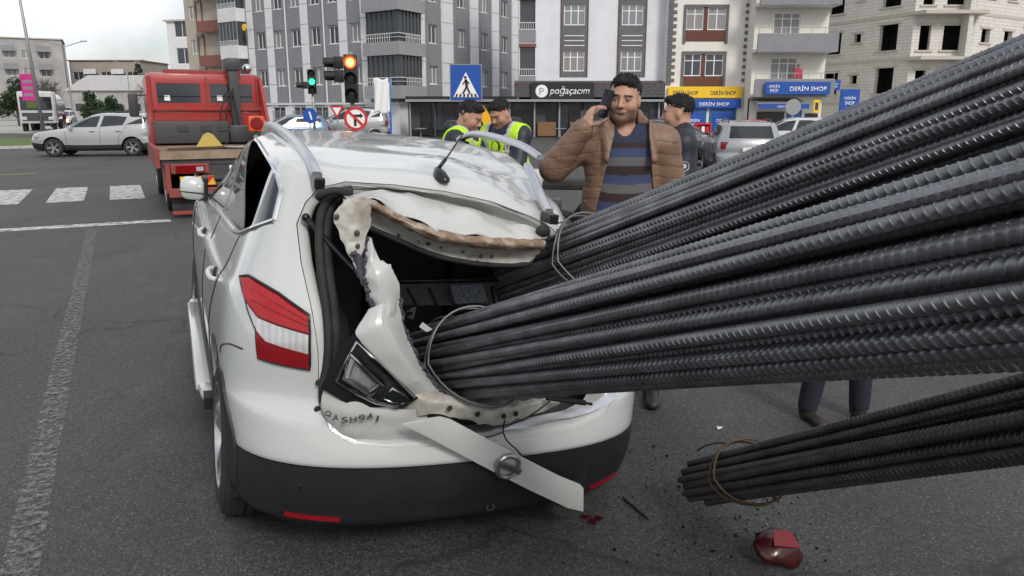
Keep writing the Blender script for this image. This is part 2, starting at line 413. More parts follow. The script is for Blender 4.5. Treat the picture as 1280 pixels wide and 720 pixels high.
def bundle(name, label, p0, p1, rx, rz, pack, m, seed, ties, wire, splay=0.):
    rng = random.Random(seed); p0, p1 = Vector(p0), Vector(p1); d = (p1-p0).normalized()
    t = thing(name, label, 'rebar', p0, 0, 'rebar bundles rammed into the car')
    side = d.cross(Vector((0, 0, 1))).normalized(); up = side.cross(d)
    t.rotation_euler = Matrix((side, d, up)).transposed().to_euler()
    meshes = []
    for b in BARS:
        q = b.copy(); q.materials.append(M[m]); meshes.append(q)
    pos = []; row = 0; z = -rz+pack/2
    while z < rz:
        half = rx*math.sqrt(max(0, 1-(z/rz)**2)); x = -half+(pack/2 if row % 2 else 0)*.9
        while x <= half:
            pos.append((x+rng.uniform(-.05, .05)*pack, z+rng.uniform(-.05, .05)*pack)); x += pack*rng.uniform(.98, 1.06)
        z += pack*.88; row += 1
    for x, z in pos:
        o = link(bpy.data.objects.new('rebar', rng.choice(meshes)), t)
        o.rotation_mode = 'YXZ'; k = splay/2.4      # the load fans out a little towards its loose end
        o.location = (x*(1+splay), rng.uniform(-.10, .05), z*(1+splay))
        o.rotation_euler = (-z*(1+splay)*k+rng.gauss(0, .0022), rng.uniform(0, 6.28), x*(1+splay)*k+rng.gauss(0, .0025))
    for ty, tilt, turns in ties:
        mb = MB()
        for k in range(turns):
            pts = []
            for i in range(33):
                a = i/32*2*math.pi
                sw = 1+splay*.9; pts.append(((rx+pack*.62)*math.cos(a)*1.03*sw, ty+tilt*rz*(1.5*max(0, -math.sin(a))+.4*max(0, math.sin(a)))+k*.03+.012*math.sin(3*a+k), (rz+pack*.62)*math.sin(a)*1.03*sw+.004*k))
            mb.tube(pts[:-1], .0048, 6, close=True)
        # twisted tail of the wire
        mb.tube(curve([(rx*.2, ty, rz+pack*.55), (rx*.25, ty-.03, rz+pack*1.0), (rx*.45, ty-.1, rz+pack*1.1), (rx*.5, ty-.17, rz+pack*.75)], 5), .004, 6)
        mb.build('tie_wire', wire, t, smooth='all')
    return t
BA = bundle('rebar_bundle', 'dark ribbed steel bars slanting over the lower load past the man on the phone', (.01, 3.60, .858), (1.28, 1.957, 1.705), .135, .148, .0307, 'bar_steel', 1, [(.52, .6, 2)], 'wire', .10)
BB = bundle('rebar_bundle', 'thick bundle of grey ribbed bars entering the tailgate above the torn trim', (-.335, 3.145, .605), (.755, 1.099, 1.46), .14, .145, .0307, 'bar_steel', 2, [(.38, .9, 2)], 'wire', .15)
BC = bundle('rebar_bundle', 'rusty dark bundle of bars with its cut ends down on the asphalt', (.822, 2.875, .195), (1.246, 1.728, .946), .125, .100, .0307, 'bar_rust', 3, [(.22, .55, 2)], 'wire_rust')

# ================================================================ CAR BODIES (stacked outline rings)
def ring_pts(rear, side, front, nr, Lr, nf, Lf, bow=.024, ns=26, nc=22):
    yr, zr = rear; xh, zs = side; yf, zf = front
    tot = yf-yr; k = min(1, .96*tot/(Lr+Lf)); Lr, Lf = Lr*k, Lf*k
    a = np.linspace(0, math.pi/2, nc)**1.0
    xr = xh*np.sin(a)**(2/nr); yrr = yr+Lr*(1-np.cos(a)**(2/nr))
    ys = np.linspace(yr+Lr, yf-Lf, ns+2)[1:-1]; xs = np.full(ns, xh)
    b = a[::-1]; xf = xh*np.sin(b)**(2/nf); yff = yf-Lf*(1-np.cos(b)**(2/nf))
    x = np.concatenate([xr, xs, xf]); y = np.concatenate([yrr, ys, yff])
    ym = (yr+yf)/2; x = x*(1-bow*((y-ym)/(tot/2+1e-6))**2)
    wr = np.clip((ym-y)/(ym-yr+1e-6), 0, 1)**2.2; wf = np.clip((y-ym)/(yf-ym+1e-6), 0, 1)**2.2
    z = zs+(zr-zs)*wr+(zf-zs)*wf
    h = np.stack([x, y, z], -1); g = h[1:-1][::-1].copy(); g[:, 0] *= -1
    return np.concatenate([h, g])
def ring_surface(rings, sub=4, **k):
    return cr_rows(np.array([ring_pts(*r, **k) for r in rings]), sub)
def surf_mb(G, top=True, bottom=False):
    m, n = G.shape[:2]; mb = MB()
    fs = [(i*n+j, i*n+(j+1) % n, (i+1)*n+(j+1) % n, (i+1)*n+j) for i in range(m-1) for j in range(n)]
    mb.add(G.reshape(-1, 3), fs)
    if top: mb.f.append([(m-1)*n+j for j in range(n)])
    if bottom: mb.f.append([j for j in range(n)][::-1])
    return mb
def offset_grid(G, d):
    """push the ring surface along its normals"""
    du = np.roll(G, -1, 1)-np.roll(G, 1, 1); dv = np.empty_like(G)
    dv[1:-1] = G[2:]-G[:-2]; dv[0] = G[1]-G[0]; dv[-1] = G[-1]-G[-2]
    nn = np.cross(du, dv); nn /= np.linalg.norm(nn, axis=-1, keepdims=True)+1e-9
    return G+nn*d
def shell(G, d_out, d_in, capped=False):
    """closed solid between two offsets of the surface; capped closes the roof on both skins"""
    A = offset_grid(G, d_out) if d_out else G.copy(); B = offset_grid(G, d_in); m, n = G.shape[:2]
    mi = m-12 if capped else m
    if d_out: A = A[:mi]
    mb = surf_mb(A, top=capped); b = surf_mb(B[:mi], top=capped); o = len(mb.v); mb.add(b.v, [f[::-1] for f in b.f])
    for j in range(n):
        j2 = (j+1) % n
        mb.f.append([j2, j, o+j, o+j2])
        if not capped: mb.f.append([(m-1)*n+j, (m-1)*n+j2, o+(m-1)*n+j2, o+(m-1)*n+j])
    return mb
def wheel(parent, loc, r=.34, w=.215, side=-1, name='wheel', spokes=10, full=True):
    t = MB()
    t.lathe([(r*.66, -w/2), (r*.80, -w/2-.004), (r*.93, -w/2+.008), (r*.985, -w/2+.03), (r, -w/2+.06), (r, -.022), (r*.975, -.02), (r*.975, -.008), (r, -.006), (r, .02), (r*.975, .022), (r*.975, .034), (r, .036), (r, w/2-.06), (r*.985, w/2-.03), (r*.93, w/2-.008), (r*.80, w/2+.004), (r*.66, w/2), (r*.64, 0), (r*.66, -w/2)], 40 if full else 24, 'x')
    ty = t.build(name, 'rubber', parent, smooth=30); ty.location = loc
    rm = MB(); s = side
    rm.lathe([(r*.66, s*w*.46), (r*.69, s*w*.5), (r*.64, s*w*.5), (r*.60, s*w*.3), (r*.56, -s*w*.2)], 40 if full else 24, 'x')
    rm.lathe([(0, s*w*.40), (r*.12, s*w*.40), (r*.15, s*w*.33)], 16, 'x')
    for k in range(spokes//2*2):
        a = 2*math.pi*(k//2)/(spokes//2)+(.13 if k % 2 else -.13)
        rm.beam((s*w*.34, math.cos(a)*r*.1, math.sin(a)*r*.1), (s*w*.42, math.cos(a)*r*.63, math.sin(a)*r*.63), .03, .025, (1, 0, 0))
    rm.build('rim', 'rim', ty, smooth=30)
    hb = MB().lathe([(0, -s*w*.1), (r*.55, -s*w*.1)], 20, 'x'); hb.build('brake_disc', 'lamp_inner', ty)
    return ty

# ---------------------------------------------------------------- the wrecked white car
CAR = thing('crossover_car', 'white crossover car with torn open tailgate pierced by steel bars', 'car', (-.149, 2.634, -.103))
CAR.rotation_mode = 'QUATERNION'
CAR.rotation_quaternion = (Matrix.Rotation(R_(23.9), 3, 'Z') @ Matrix.Rotation(R_(3.25), 3, 'X') @ Matrix.Rotation(R_(5.4), 3, 'Y')).to_quaternion()
# rings: rear (y,z), side (x,z), front (y,z), rear exponent, rear cap length, front exponent, front cap length
RB = [((.34, .215), (.80, .205), (4.05, .20), 2.8, .40, 2.4, 1.0),
      ((.075, .245), (.855, .235), (4.27, .25), 2.8, .50, 2.4, 1.0),
      ((.025, .325), (.882, .285), (4.35, .36), 2.8, .54, 2.4, 1.0),
      ((.004, .41), (.890, .35), (4.37, .46), 2.8, .56, 2.4, 1.0),
      ((.0, .505), (.893, .42), (4.375, .52), 2.8, .58, 2.4, 1.0)]
RW = [((.004, .509), (.892, .424), (4.374, .524), 2.8, .58, 2.4, 1.0),
      ((.0, .53), (.894, .45), (4.374, .55), 2.8, .58, 2.4, 1.0),
      ((.02, .60), (.905, .53), (4.37, .60), 2.8, .58, 2.4, 1.0),
      ((.045, .66), (.914, .63), (4.35, .66), 2.8, .57, 2.4, 1.0),
      ((.085, .69), (.917, .68), (4.33, .70), 2.8, .55, 2.4, 1.0),
      ((.105, .74), (.918, .74), (4.31, .74), 2.8, .54, 2.4, 1.0),
      ((.10, .86), (.914, .84), (4.25, .80), 2.8, .54, 2.4, 1.0),
      ((.115, .97), (.906, .93), (4.10, .88), 2.8, .54, 2.3, 1.0),
      ((.15, 1.06), (.894, .965), (3.60, .96), 2.8, .52, 2.6, .9),
      ((.19, 1.12), (.874, 1.00), (3.22, 1.01), 2.8, .50, 2.8, .75),
      ((.245, 1.19), (.845, 1.08), (3.06, 1.10), 2.9, .46, 2.8, .72),
      ((.33, 1.30), (.795, 1.22), (2.76, 1.24), 3.0, .40, 2.8, .70),
      ((.41, 1.40), (.758, 1.355), (2.44, 1.39), 3.0, .36, 2.8, .66),
      ((.46, 1.465), (.728, 1.450), (2.22, 1.48), 3.0, .32, 2.8, .6),
      ((.50, 1.495), (.692, 1.508), (2.08, 1.525), 3.0, .30, 2.2, .6),
      ((.57, 1.513), (.625, 1.540), (1.96, 1.55), 2.8, .28, 2.2, .5),
      ((.74, 1.535), (.46, 1.560), (1.80, 1.568), 2.4, .25, 2.2, .4),
      ((1.04, 1.552), (.20, 1.562), (1.55, 1.574), 2.2, .2, 2.2, .3),
      ((1.29, 1.560), (.02, 1.565), (1.37, 1.568), 2, .05, 2, .05)]
def crush(P):
    """impact damage: right rear roof corner driven in and down, rear roof edge rippled"""
    P = np.array(P, float); x, y, z = P[..., 0], P[..., 1], P[..., 2]
    w = smoothstep(.0, .62, x)*smoothstep(1.75, .45, y)*smoothstep(.85, 1.45, z)
    P[..., 0] = x-.17*w; P[..., 2] = z-.115*w
    w2 = smoothstep(1.3, .5, y)*smoothstep(1.25, 1.5, z)
    n1 = vnoise(P*np.array([4.5, 3.2, 3.]), 3); n2 = vnoise(P*np.array([9., 7., 6.]), 8)
    P[..., 2] += w2*(.012*n1+.005*n2)-w2*.02*smoothstep(-.1, .3, x)
    w3 = smoothstep(1.9, .9, y)*smoothstep(1.3, 1.54, z)
    P[..., 2] -= .022*w3*np.exp(-((y-1.02-.1*x)/.06)**2)*smoothstep(-.5, .1, x)      # crease across the roof skin
    w4 = smoothstep(.5, .8, x)*smoothstep(1., .3, y)*smoothstep(.75, .95, z)*smoothstep(1.3, 1.1, z)
    P[..., 0] += w4*(-.03+.02*n2)
    return P
GB = ring_surface(RB, 4); GW = crush(ring_surface(RW, 5))
WHR = (.80, .79, .33); WHF = (.80, 3.445, .33)
def arch_cutter(r, x0, x1, y, z, sq=1.):
    mb = MB(); poly = [(y+r*math.cos(a), z+r*sq*math.sin(a)) for a in np.linspace(0, 2*math.pi, 40, endpoint=False)]
    return mb.prism(poly, x0, x1, 'x')
ARCH_R = .385
def cut_arches(o, r=ARCH_R):
    for sx in (-1, 1):
        for wy in (WHR[1], WHF[1]):
            boolean(o, arch_cutter(r, min(sx*.55, sx*1.1), max(sx*.55, sx*1.1), wy, .37))
    return o
# openings
DLO = [(.516, 1.296), (.575, 1.40), (.64, 1.45), (.753, 1.476), (1.26, 1.50), (1.75, 1.497), (2.15, 1.44), (2.55, 1.29), (2.93, 1.05), (2.95, 1.01), (1.97, 1.10), (1.44, 1.125), (1.03, 1.15), (.82, 1.185), (.61, 1.25)]
GATE = [(-.660, 1.30), (-.625, 1.375), (-.575, 1.43), (-.48, 1.460), (-.30, 1.462), (-.1, 1.450), (.1, 1.42), (.30, 1.36), (.42, 1.31), (.52, 1.22), (.60, 1.10), (.615, .90), (.60, .66), (.54, .615), (.40, .588), (0, .575), (-.40, .578), (-.50, .590), (-.572, .635), (-.600, .70), (-.612, .90), (-.630, 1.03), (-.655, 1.18)]
body = shell(GW, 0, -.022, True).build('body', 'white_paint', CAR)
boolean(body, MB().prism(DLO, -1.2, -.45, 'x')); boolean(body, MB().prism(DLO, .62, 1.2, 'x'))
boolean(body, MB().prism(GATE, -.3, .62, 'y'))
cut_arches(body)
shade(body, 32)
low = shell(GB, .004, -.03).build('lower_cladding', 'black_plastic', CAR)
cut_arches(low, .372); shade(low, 32)
# wheel-arch mouldings follow the body surface
FULL = np.concatenate([GB[:-1], GW])
for sx in (-1, 1):
    for wy in (WHR[1], WHF[1]):
        o = shell(FULL[8:40], .010, -.02).build('arch_moulding', 'black_plastic', CAR)
        ang = np.linspace(R_(-14), R_(194), 34)
        ro, ri = .445, .372
        poly = [(wy+ro*math.cos(a), .37+ro*math.sin(a)) for a in ang]+[(wy+ri*math.cos(a), .37+ri*math.sin(a)) for a in ang[::-1]]
        boolean(o, MB().prism(poly, min(sx*.45, sx*1.1), max(sx*.45, sx*1.1), 'x'), 'INTERSECT'); keep_largest(o); shade(o, 32)
# sill step bar on the left
for sx in (-1, 1):
    b = MB(); pts = [(sx*.90, 1.30, .285), (sx*.918, 1.42, .29), (sx*.918, 2.85, .285), (sx*.90, 2.97, .28)]
    b.beam(pts[1], pts[2], .075, .055).beam(pts[0], pts[1], .06, .05).beam(pts[2], pts[3], .06, .05)
    sb = b.build('side_step', 'white_paint', CAR); bev = sb.modifiers.new('b', 'BEVEL'); bev.width = .015; bev.segments = 2; apply_mods(sb); shade(sb)
    e = MB().box(min(sx*.87, sx*.925), max(sx*.87, sx*.925), 1.22, 1.32, .25, .31); e.build('end_cap', 'black_plastic', sb)
# side glass: thin shell inside each opening, split by the pillars
glassG = shell(GW[45:72], -.004, -.009)
def side_glass(poly, name, m, sx):
    o = MB().add(glassG.v, glassG.f).build(name, m, CAR, fix=False)
    boolean(o, MB().prism(poly, min(sx*.3, sx*1.2), max(sx*.3, sx*1.2), 'x'), 'INTERSECT'); return shade(o)
Q = [(.516, 1.296), (.575, 1.40), (.64, 1.45), (.70, 1.465), (.66, 1.24), (.61, 1.25)]
RDW = [(.76, 1.474), (1.26, 1.50), (1.68, 1.497), (1.60, 1.117), (1.03, 1.15), (.82, 1.185), (.72, 1.215)]
FDW = [(1.80, 1.495), (2.15, 1.44), (2.55, 1.29), (2.93, 1.05), (2.95, 1.01), (1.97, 1.10), (1.70, 1.112)]
for sx in (-1, 1):
    side_glass(Q, 'quarter_window', 'dark_glass', sx)
    side_glass([(1.66, 1.49), (1.45, 1.38), (1.22, 1.29), (.85, 1.18), (1.03, 1.15), (1.44, 1.125), (1.60, 1.117)] if sx < 0 else RDW, 'rear_door_window', 'glass', sx)
    side_glass(FDW, 'front_door_window', 'glass', sx)
    for (a, b_) in (((1.74, 1.50), (1.65, 1.112)), ((.725, 1.475), (.69, 1.22))):
        P = MB(); o = MB().add(glassG.v, glassG.f).build('window_pillar', 'gloss_black' if a[0] > 1 else 'alu', CAR, fix=False)
        w = .055 if a[0] > 1 else .022
        boolean(o, MB().prism([(a[0]-w, a[1]), (a[0]+w, a[1]), (b_[0]+w, b_[1]), (b_[0]-w, b_[1])], min(sx*.3, sx*1.2), max(sx*.3, sx*1.2), 'x'), 'INTERSECT'); shade(o)
# windscreen
o = shell(GW[45:72], .003, -.002).build('windscreen', 'dark_glass', CAR)
boolean(o, MB().prism([(-.66, 1.06), (.66, 1.06), (.52, 1.46), (-.52, 1.46)], 2.0, 3.4, 'y'), 'INTERSECT'); shade(o)
# body surface lookup for seams, handles and lamps
bvh = BVHTree.FromPolygons([Vector(v) for v in surf_mb(FULL, top=False).v], surf_mb(FULL, top=False).f)
def on_side(y, z, sx=-1, d=0.):
    h = bvh.ray_cast(Vector((sx*2, y, z)), Vector((-sx, 0, 0))); p, n = h[0], h[1]
    if n.x*sx < 0: n = -n
    return p+n*d
def on_rear(x, z, d=0.):
    h = bvh.ray_cast(Vector((x, -1, z)), Vector((0, 1, 0))); p, n = h[0], h[1]
    if n.y > 0: n = -n
    return p+n*d
def seam(pts2, f, name='panel_gap', r=.0035):
    pts = [f(a, b) for a, b in curve(pts2, 6)]
    MB().tube(pts, r, 5).build(name, 'gloss_black', CAR, smooth='all')
# door shut lines
sl = lambda y, z: on_side(y, z)
seam([(1.66, 1.10), (1.70, .7), (1.72, .40)], sl); seam([(.86, 1.165), (.90, 1.0), (1.14, .75), (1.22, .45)], sl)
seam([(2.98, .98), (3.0, .8), (2.98, .42)], sl)
seam([(.36, .855), (.45, .845), (.56, .80), (.57, .77)], sl)            # bumper to wing joint
# door handles
for hy, hz in ((1.06, .955), (1.95, .955)):
    h = MB(); a = on_side(hy-.10, hz, -1, .004); b_ = on_side(hy+.10, hz, -1, .004); c = on_side(hy, hz, -1, .028)
    h.tube(curve([a, (Vector(a)+Vector((-.018, .03, 0))), c, (Vector(b_)+Vector((-.018, -.03, 0))), b_], 4), .012, 8)
    ho = h.build('door_handle', 'white_paint', CAR, smooth='all')
    MB().ball(on_side(hy, hz, -1, -.004), .045, 8, (.25, 1.2, .7)).build('recess', 'trim', ho, smooth='all')
# mirrors
for sx in (-1, 1):
    mm = MB(); prof = []
    for k, (y, s) in enumerate([(2.72, .86), (2.735, .97), (2.80, 1.), (2.87, .86), (2.92, .55), (2.935, .2)]):
        prof.append([(sx*(.925+.078*s*math.copysign(abs(math.cos(a))**.6, math.cos(a))), y, 1.072+.070*s*math.copysign(abs(math.sin(a))**.7, math.sin(a))) for a in np.linspace(0, 2*math.pi, 24, endpoint=False)])
    G = np.array(prof); mm.v = []; mm = surf_mb(G, True, True)
    mo = mm.build('door_mirror', 'white_paint', CAR, smooth='all')
    MB().bbox(min(sx*.845, sx*.868), max(sx*.845, sx*.868), 2.70, 2.86, .995, 1.15, .01).build('mirror_frame', 'black_plastic', mo)
    MB().beam((sx*.87, 2.712, 1.05), (sx*1.008, 2.722, 1.055), .004, .006).build('cap_groove', 'gloss_black', mo)
    MB().box(min(sx*.80, sx*.90), max(sx*.80, sx*.90), 2.74, 2.86, 1.0, 1.045).build('mirror_arm', 'black_plastic', mo)
    k = MB().box(min(sx*.842, sx*.875), max(sx*.842, sx*.875), 2.722, 2.85, 1.005, 1.145); k.build('mirror_base', 'black_plastic', mo)
# roof rails
def rail(pts, foot, name='roof_rail', fold=None):
    P = np.array(curve(pts, 6)); k = len(P); mb = MB(); vs = []
    for i, p in enumerate(P):
        t = i/(k-1); w, h = .021, .014+.006*math.sin(math.pi*t)
        for a in np.linspace(0, 2*math.pi, 10, endpoint=False):
            vs.append((p[0]+w*math.copysign(abs(math.cos(a))**.7, math.cos(a)), p[1], p[2]+h*math.copysign(abs(math.sin(a))**.7, math.sin(a))))
    fs = [(i*10+j, i*10+(j+1) % 10, (i+1)*10+(j+1) % 10, (i+1)*10+j) for i in range(k-1) for j in range(10)]+[tuple(range(10)), tuple(range((k-1)*10, k*10))[::-1]]
    mb.add(vs, fs); r = mb.build(name, 'alu', CAR, smooth=40)
    for q in foot:
        MB().bbox(q[0]-.02, q[0]+.02, q[1]-.05, q[1]+.05, q[2]-.035, q[2]+.008, .008).build('rail_foot', 'gloss_black', r)
    return r
rail([(-.585, .50, 1.475), (-.592, .62, 1.515), (-.595, .95, 1.552), (-.595, 1.4, 1.566), (-.59, 1.8, 1.560), (-.58, 2.05, 1.530), (-.575, 2.2, 1.475)], [(-.583, .49, 1.465)])
rail([(.585, 1.02, 1.565), (.598, 1.3, 1.60), (.595, 1.7, 1.61), (.59, 1.95, 1.60), (.58, 2.08, 1.57), (.575, 2.15, 1.545)], [(.58, 2.08, 1.54)])
rail([(.375, .46, 1.385), (.40, .60, 1.43), (.45, .78, 1.475), (.50, .98, 1.525)], [(.375, .45, 1.375)])
# tail lamp on the left corner: lens cut out of the body surface in three bands
BETA = R_(38); bu = Vector((math.cos(BETA), -math.sin(BETA)))       # across, seen from the rear corner
def lamp_poly(pts3): return [((Vector((x, y)).dot(bu)), z) for x, y, z in pts3]
def corner_prism(poly, name, m, parent, d0, d1):
    o = shell(GW[8:70], d0, d1).build(name, m, parent)
    mb = MB().prism(poly, -2.5, .15, 'y')       # local: x across, y depth
    rot = Matrix(((bu.x, -bu.y, 0), (bu.y, bu.x, 0), (0, 0, 1)))
    mb.v = [(p[0]*bu.x-p[1]*bu.y, p[0]*bu.y+p[1]*bu.x, p[2]) for p in mb.v]
    boolean(o, mb, 'INTERSECT'); return shade(o)

# ---------------------------------------------------------------- damage, lamps, cabin (car-local metres)
SKIN = [[(-0.485,0.44,1.426),(-0.339,0.45,1.444),(-0.192,0.45,1.428),(0.024,0.45,1.381),(0.197,0.44,1.334),(0.372,0.44,1.304)],[(-0.505,0.36,1.423),(-0.372,0.38,1.432),(-0.232,0.37,1.402),(-0.034,0.36,1.347),(0.163,0.38,1.315),(0.348,0.4,1.291)],[(-0.511,0.3,1.418),(-0.438,0.28,1.427),(-0.309,0.29,1.37),(-0.171,0.28,1.324),(-0.002,0.3,1.301),(0.188,0.33,1.287)]]
SEAM = [[(-0.522,0.3,1.417),(-0.439,0.28,1.43),(-0.315,0.29,1.373),(-0.18,0.28,1.327),(-0.015,0.3,1.303),(0.18,0.33,1.29),(0.315,0.36,1.285)],[(-0.532,0.27,1.404),(-0.435,0.25,1.412),(-0.327,0.25,1.36),(-0.194,0.25,1.311),(-0.024,0.27,1.285),(0.175,0.31,1.269),(0.32,0.35,1.267)],[(-0.518,0.31,1.387),(-0.427,0.28,1.39),(-0.321,0.28,1.339),(-0.189,0.28,1.287),(-0.01,0.3,1.26),(0.19,0.34,1.243),(0.325,0.37,1.246)]]
FLANGE = [[(-0.431,0.29,1.391),(-0.319,0.29,1.34),(-0.186,0.29,1.288),(-0.007,0.31,1.261),(0.195,0.35,1.244),(0.322,0.38,1.247)],[(-0.418,0.34,1.351),(-0.306,0.34,1.295),(-0.167,0.34,1.246),(0.016,0.36,1.214),(0.205,0.38,1.204),(0.315,0.4,1.208)],[(-0.416,0.34,1.318),(-0.304,0.34,1.274),(-0.165,0.34,1.221),(0.012,0.36,1.185),(0.18,0.38,1.173),(0.289,0.4,1.177)]]
FLANGE_EDGE = [(-0.415,0.34,1.315),(-0.304,0.34,1.271),(-0.165,0.34,1.218),(0.013,0.36,1.182),(0.181,0.38,1.17),(0.29,0.4,1.174)]
HOLES = [(-0.31,0.325,1.298),(-0.231,0.325,1.273),(-0.192,0.325,1.258),(-0.141,0.325,1.251),(-0.048,0.325,1.234),(0.029,0.325,1.226),(0.074,0.325,1.217)]
PLATE = [[(-0.519,0.27,1.425),(-0.485,0.25,1.433),(-0.442,0.26,1.422)],[(-0.549,0.27,1.404),(-0.499,0.24,1.4),(-0.439,0.25,1.387)],[(-0.563,0.27,1.363),(-0.505,0.24,1.36),(-0.437,0.25,1.349)],[(-0.552,0.26,1.326),(-0.501,0.23,1.317),(-0.444,0.25,1.32)],[(-0.531,0.24,1.277),(-0.498,0.22,1.273),(-0.459,0.23,1.269)],[(-0.51,0.22,1.238),(-0.491,0.2,1.235),(-0.474,0.2,1.232)],[(-0.488,0.19,1.188),(-0.481,0.18,1.191),(-0.47,0.18,1.191)]]
TONGUE = [[(-0.507,0.21,1.247),(-0.491,0.19,1.246),(-0.469,0.2,1.244)],[(-0.487,0.18,1.191),(-0.474,0.16,1.191),(-0.458,0.17,1.188)],[(-0.467,0.15,1.136),(-0.455,0.13,1.136),(-0.436,0.14,1.133)],[(-0.451,0.13,1.072),(-0.438,0.12,1.063),(-0.428,0.12,1.075)]]
PILLAR = [[(-0.453,0.2,1.299),(-0.45,0.19,1.304),(-0.442,0.2,1.302)],[(-0.463,0.17,1.228),(-0.451,0.14,1.241),(-0.425,0.16,1.246)],[(-0.469,0.14,1.181),(-0.441,0.11,1.204),(-0.391,0.13,1.225)],[(-0.463,0.13,1.136),(-0.423,0.1,1.15),(-0.361,0.13,1.171)],[(-0.442,0.12,1.075),(-0.405,0.09,1.089),(-0.344,0.13,1.095)],[(-0.487,0.1,1.024),(-0.419,0.06,1.035),(-0.321,0.13,0.987)]]
CORNER = [[(-0.453,0.12,1.069),(-0.411,0.09,1.095),(-0.347,0.13,1.101)],[(-0.505,0.09,1.007),(-0.427,0.05,1.039),(-0.321,0.12,0.991)],[(-0.485,0.07,0.973),(-0.392,0.04,0.981),(-0.296,0.11,0.933)],[(-0.439,0.06,0.914),(-0.348,0.04,0.912),(-0.257,0.1,0.856)],[(-0.366,0.06,0.84),(-0.287,0.05,0.834),(-0.202,0.1,0.785)],[(-0.275,0.07,0.751),(-0.215,0.07,0.754),(-0.14,0.11,0.74)]]
LAMP = [(-0.521,0.05,1.003),(-0.437,0.045,0.916),(-0.269,0.06,0.752),(-0.343,0.05,0.724),(-0.429,0.045,0.75),(-0.511,0.05,0.794),(-0.581,0.07,0.836)]
LAMP_C = [(-0.534,0.035,0.943),(-0.41,0.035,0.822),(-0.453,0.035,0.788),(-0.549,0.04,0.855)]
LAMP_D = [(-0.377,0.04,0.806),(-0.296,0.045,0.754),(-0.346,0.04,0.741),(-0.406,0.04,0.768)]
OUTER = [[(-0.585,0.08,0.835),(-0.509,0.06,0.793),(-0.426,0.055,0.748),(-0.34,0.06,0.722),(-0.237,0.08,0.695)],[(-0.598,0.1,0.784),(-0.513,0.055,0.75),(-0.423,0.05,0.717),(-0.333,0.055,0.69),(-0.228,0.08,0.662)],[(-0.604,0.1,0.736),(-0.527,0.06,0.707),(-0.419,0.055,0.674),(-0.323,0.06,0.65),(-0.223,0.07,0.638)],[(-0.581,0.1,0.668),(-0.522,0.07,0.647),(-0.415,0.06,0.632),(-0.321,0.06,0.621),(-0.221,0.07,0.612)],[(-0.537,0.1,0.616),(-0.495,0.08,0.61),(-0.411,0.07,0.602),(-0.316,0.07,0.594),(-0.219,0.07,0.593)]]
LETTER = [(-0.594,0.055,0.725),(-0.562,0.05,0.708),(-0.526,0.045,0.701),(-0.491,0.045,0.705),(-0.455,0.045,0.712),(-0.423,0.045,0.698)]
FRAME = [[(-0.351,0.12,0.837),(-0.27,0.1,0.795),(-0.188,0.08,0.761),(-0.014,0.08,0.713),(0.12,0.09,0.698),(0.324,0.12,0.697)],[(-0.333,0.1,0.761),(-0.271,0.06,0.743),(-0.186,0.04,0.737),(-0.025,0.03,0.703),(0.097,0.04,0.688),(0.329,0.1,0.691)],[(-0.311,0.09,0.676),(-0.248,0.06,0.685),(-0.166,0.05,0.684),(-0.004,0.05,0.638),(0.1,0.06,0.626),(0.351,0.12,0.661)]]
FHOLES = [(-0.159,0.025,0.72),(-0.049,0.02,0.69),(0.056,0.015,0.676),(0.107,0.02,0.68)]
SILL = [[(-0.257,0.09,0.602),(-0.013,0.09,0.617),(0.193,0.09,0.626),(0.484,0.11,0.66),(0.624,0.15,0.689)],[(-0.264,0.06,0.585),(-0.022,0.06,0.595),(0.184,0.06,0.6),(0.473,0.08,0.632),(0.622,0.12,0.666)]]
TRIMO = [(-0.355,-0.03,0.697),(-0.276,-0.03,0.709),(-0.212,-0.03,0.714),(-0.175,-0.03,0.702),(0.078,-0.045,0.556),(0.289,-0.055,0.438),(0.388,-0.06,0.392),(0.405,-0.06,0.373),(0.42,-0.06,0.268),(0.345,-0.06,0.295),(0.159,-0.055,0.397),(-0.045,-0.045,0.516),(-0.235,-0.035,0.629),(-0.31,-0.03,0.672)]
BADGE = [(0.06,-0.055,0.507)]
SEAL = [(-0.464,0.46,1.436),(-0.52,0.44,1.421),(-0.562,0.42,1.386),(-0.583,0.4,1.333),(-0.591,0.36,1.258),(-0.59,0.3,1.153),(-0.58,0.24,1.051),(-0.575,0.19,0.948),(-0.579,0.17,0.851),(-0.591,0.16,0.78),(-0.59,0.15,0.723)]
HOSE = [(-0.595,0.4,1.406),(-0.579,0.38,1.427),(-0.544,0.37,1.439),(-0.508,0.38,1.434),(-0.477,0.42,1.429)]
GROMMET = [(0.309,0.4,1.306),(0.344,0.4,1.321)]
STRUT = [(-0.63,0.43,1.328),(-0.477,0.28,1.172),(-0.415,0.19,1.078)]
STRUT2 = [(0.245,0.05,0.724),(0.357,0.02,0.714),(0.426,0.0,0.705)]
SHELF = [(-0.176,0.8,0.977),(0.358,0.8,0.992),(0.389,0.8,0.874),(-0.147,0.8,0.88)]
SLAB = [(0.073,0.74,0.987),(0.227,0.74,0.992),(0.264,0.74,0.908),(0.104,0.74,0.901)]
CABLE = [[(0.068,0.03,0.652),(0.044,-0.02,0.631),(0.06,-0.03,0.596),(0.095,-0.04,0.565),(0.117,-0.05,0.542)],[(0.044,-0.02,0.631),(-0.004,-0.01,0.611),(-0.07,0.0,0.608),(-0.121,0.02,0.625)],[(0.061,0.0,0.64),(0.148,0.0,0.673),(0.236,0.02,0.714),(0.314,0.08,0.735)]]
SHARD = [(-0.335,0.12,1.051),(-0.287,0.12,1.077),(-0.295,0.12,1.032)]
SHARD2 = [(-0.269,0.12,1.002),(-0.259,0.12,1.02),(-0.22,0.12,0.992),(-0.241,0.12,0.983)]
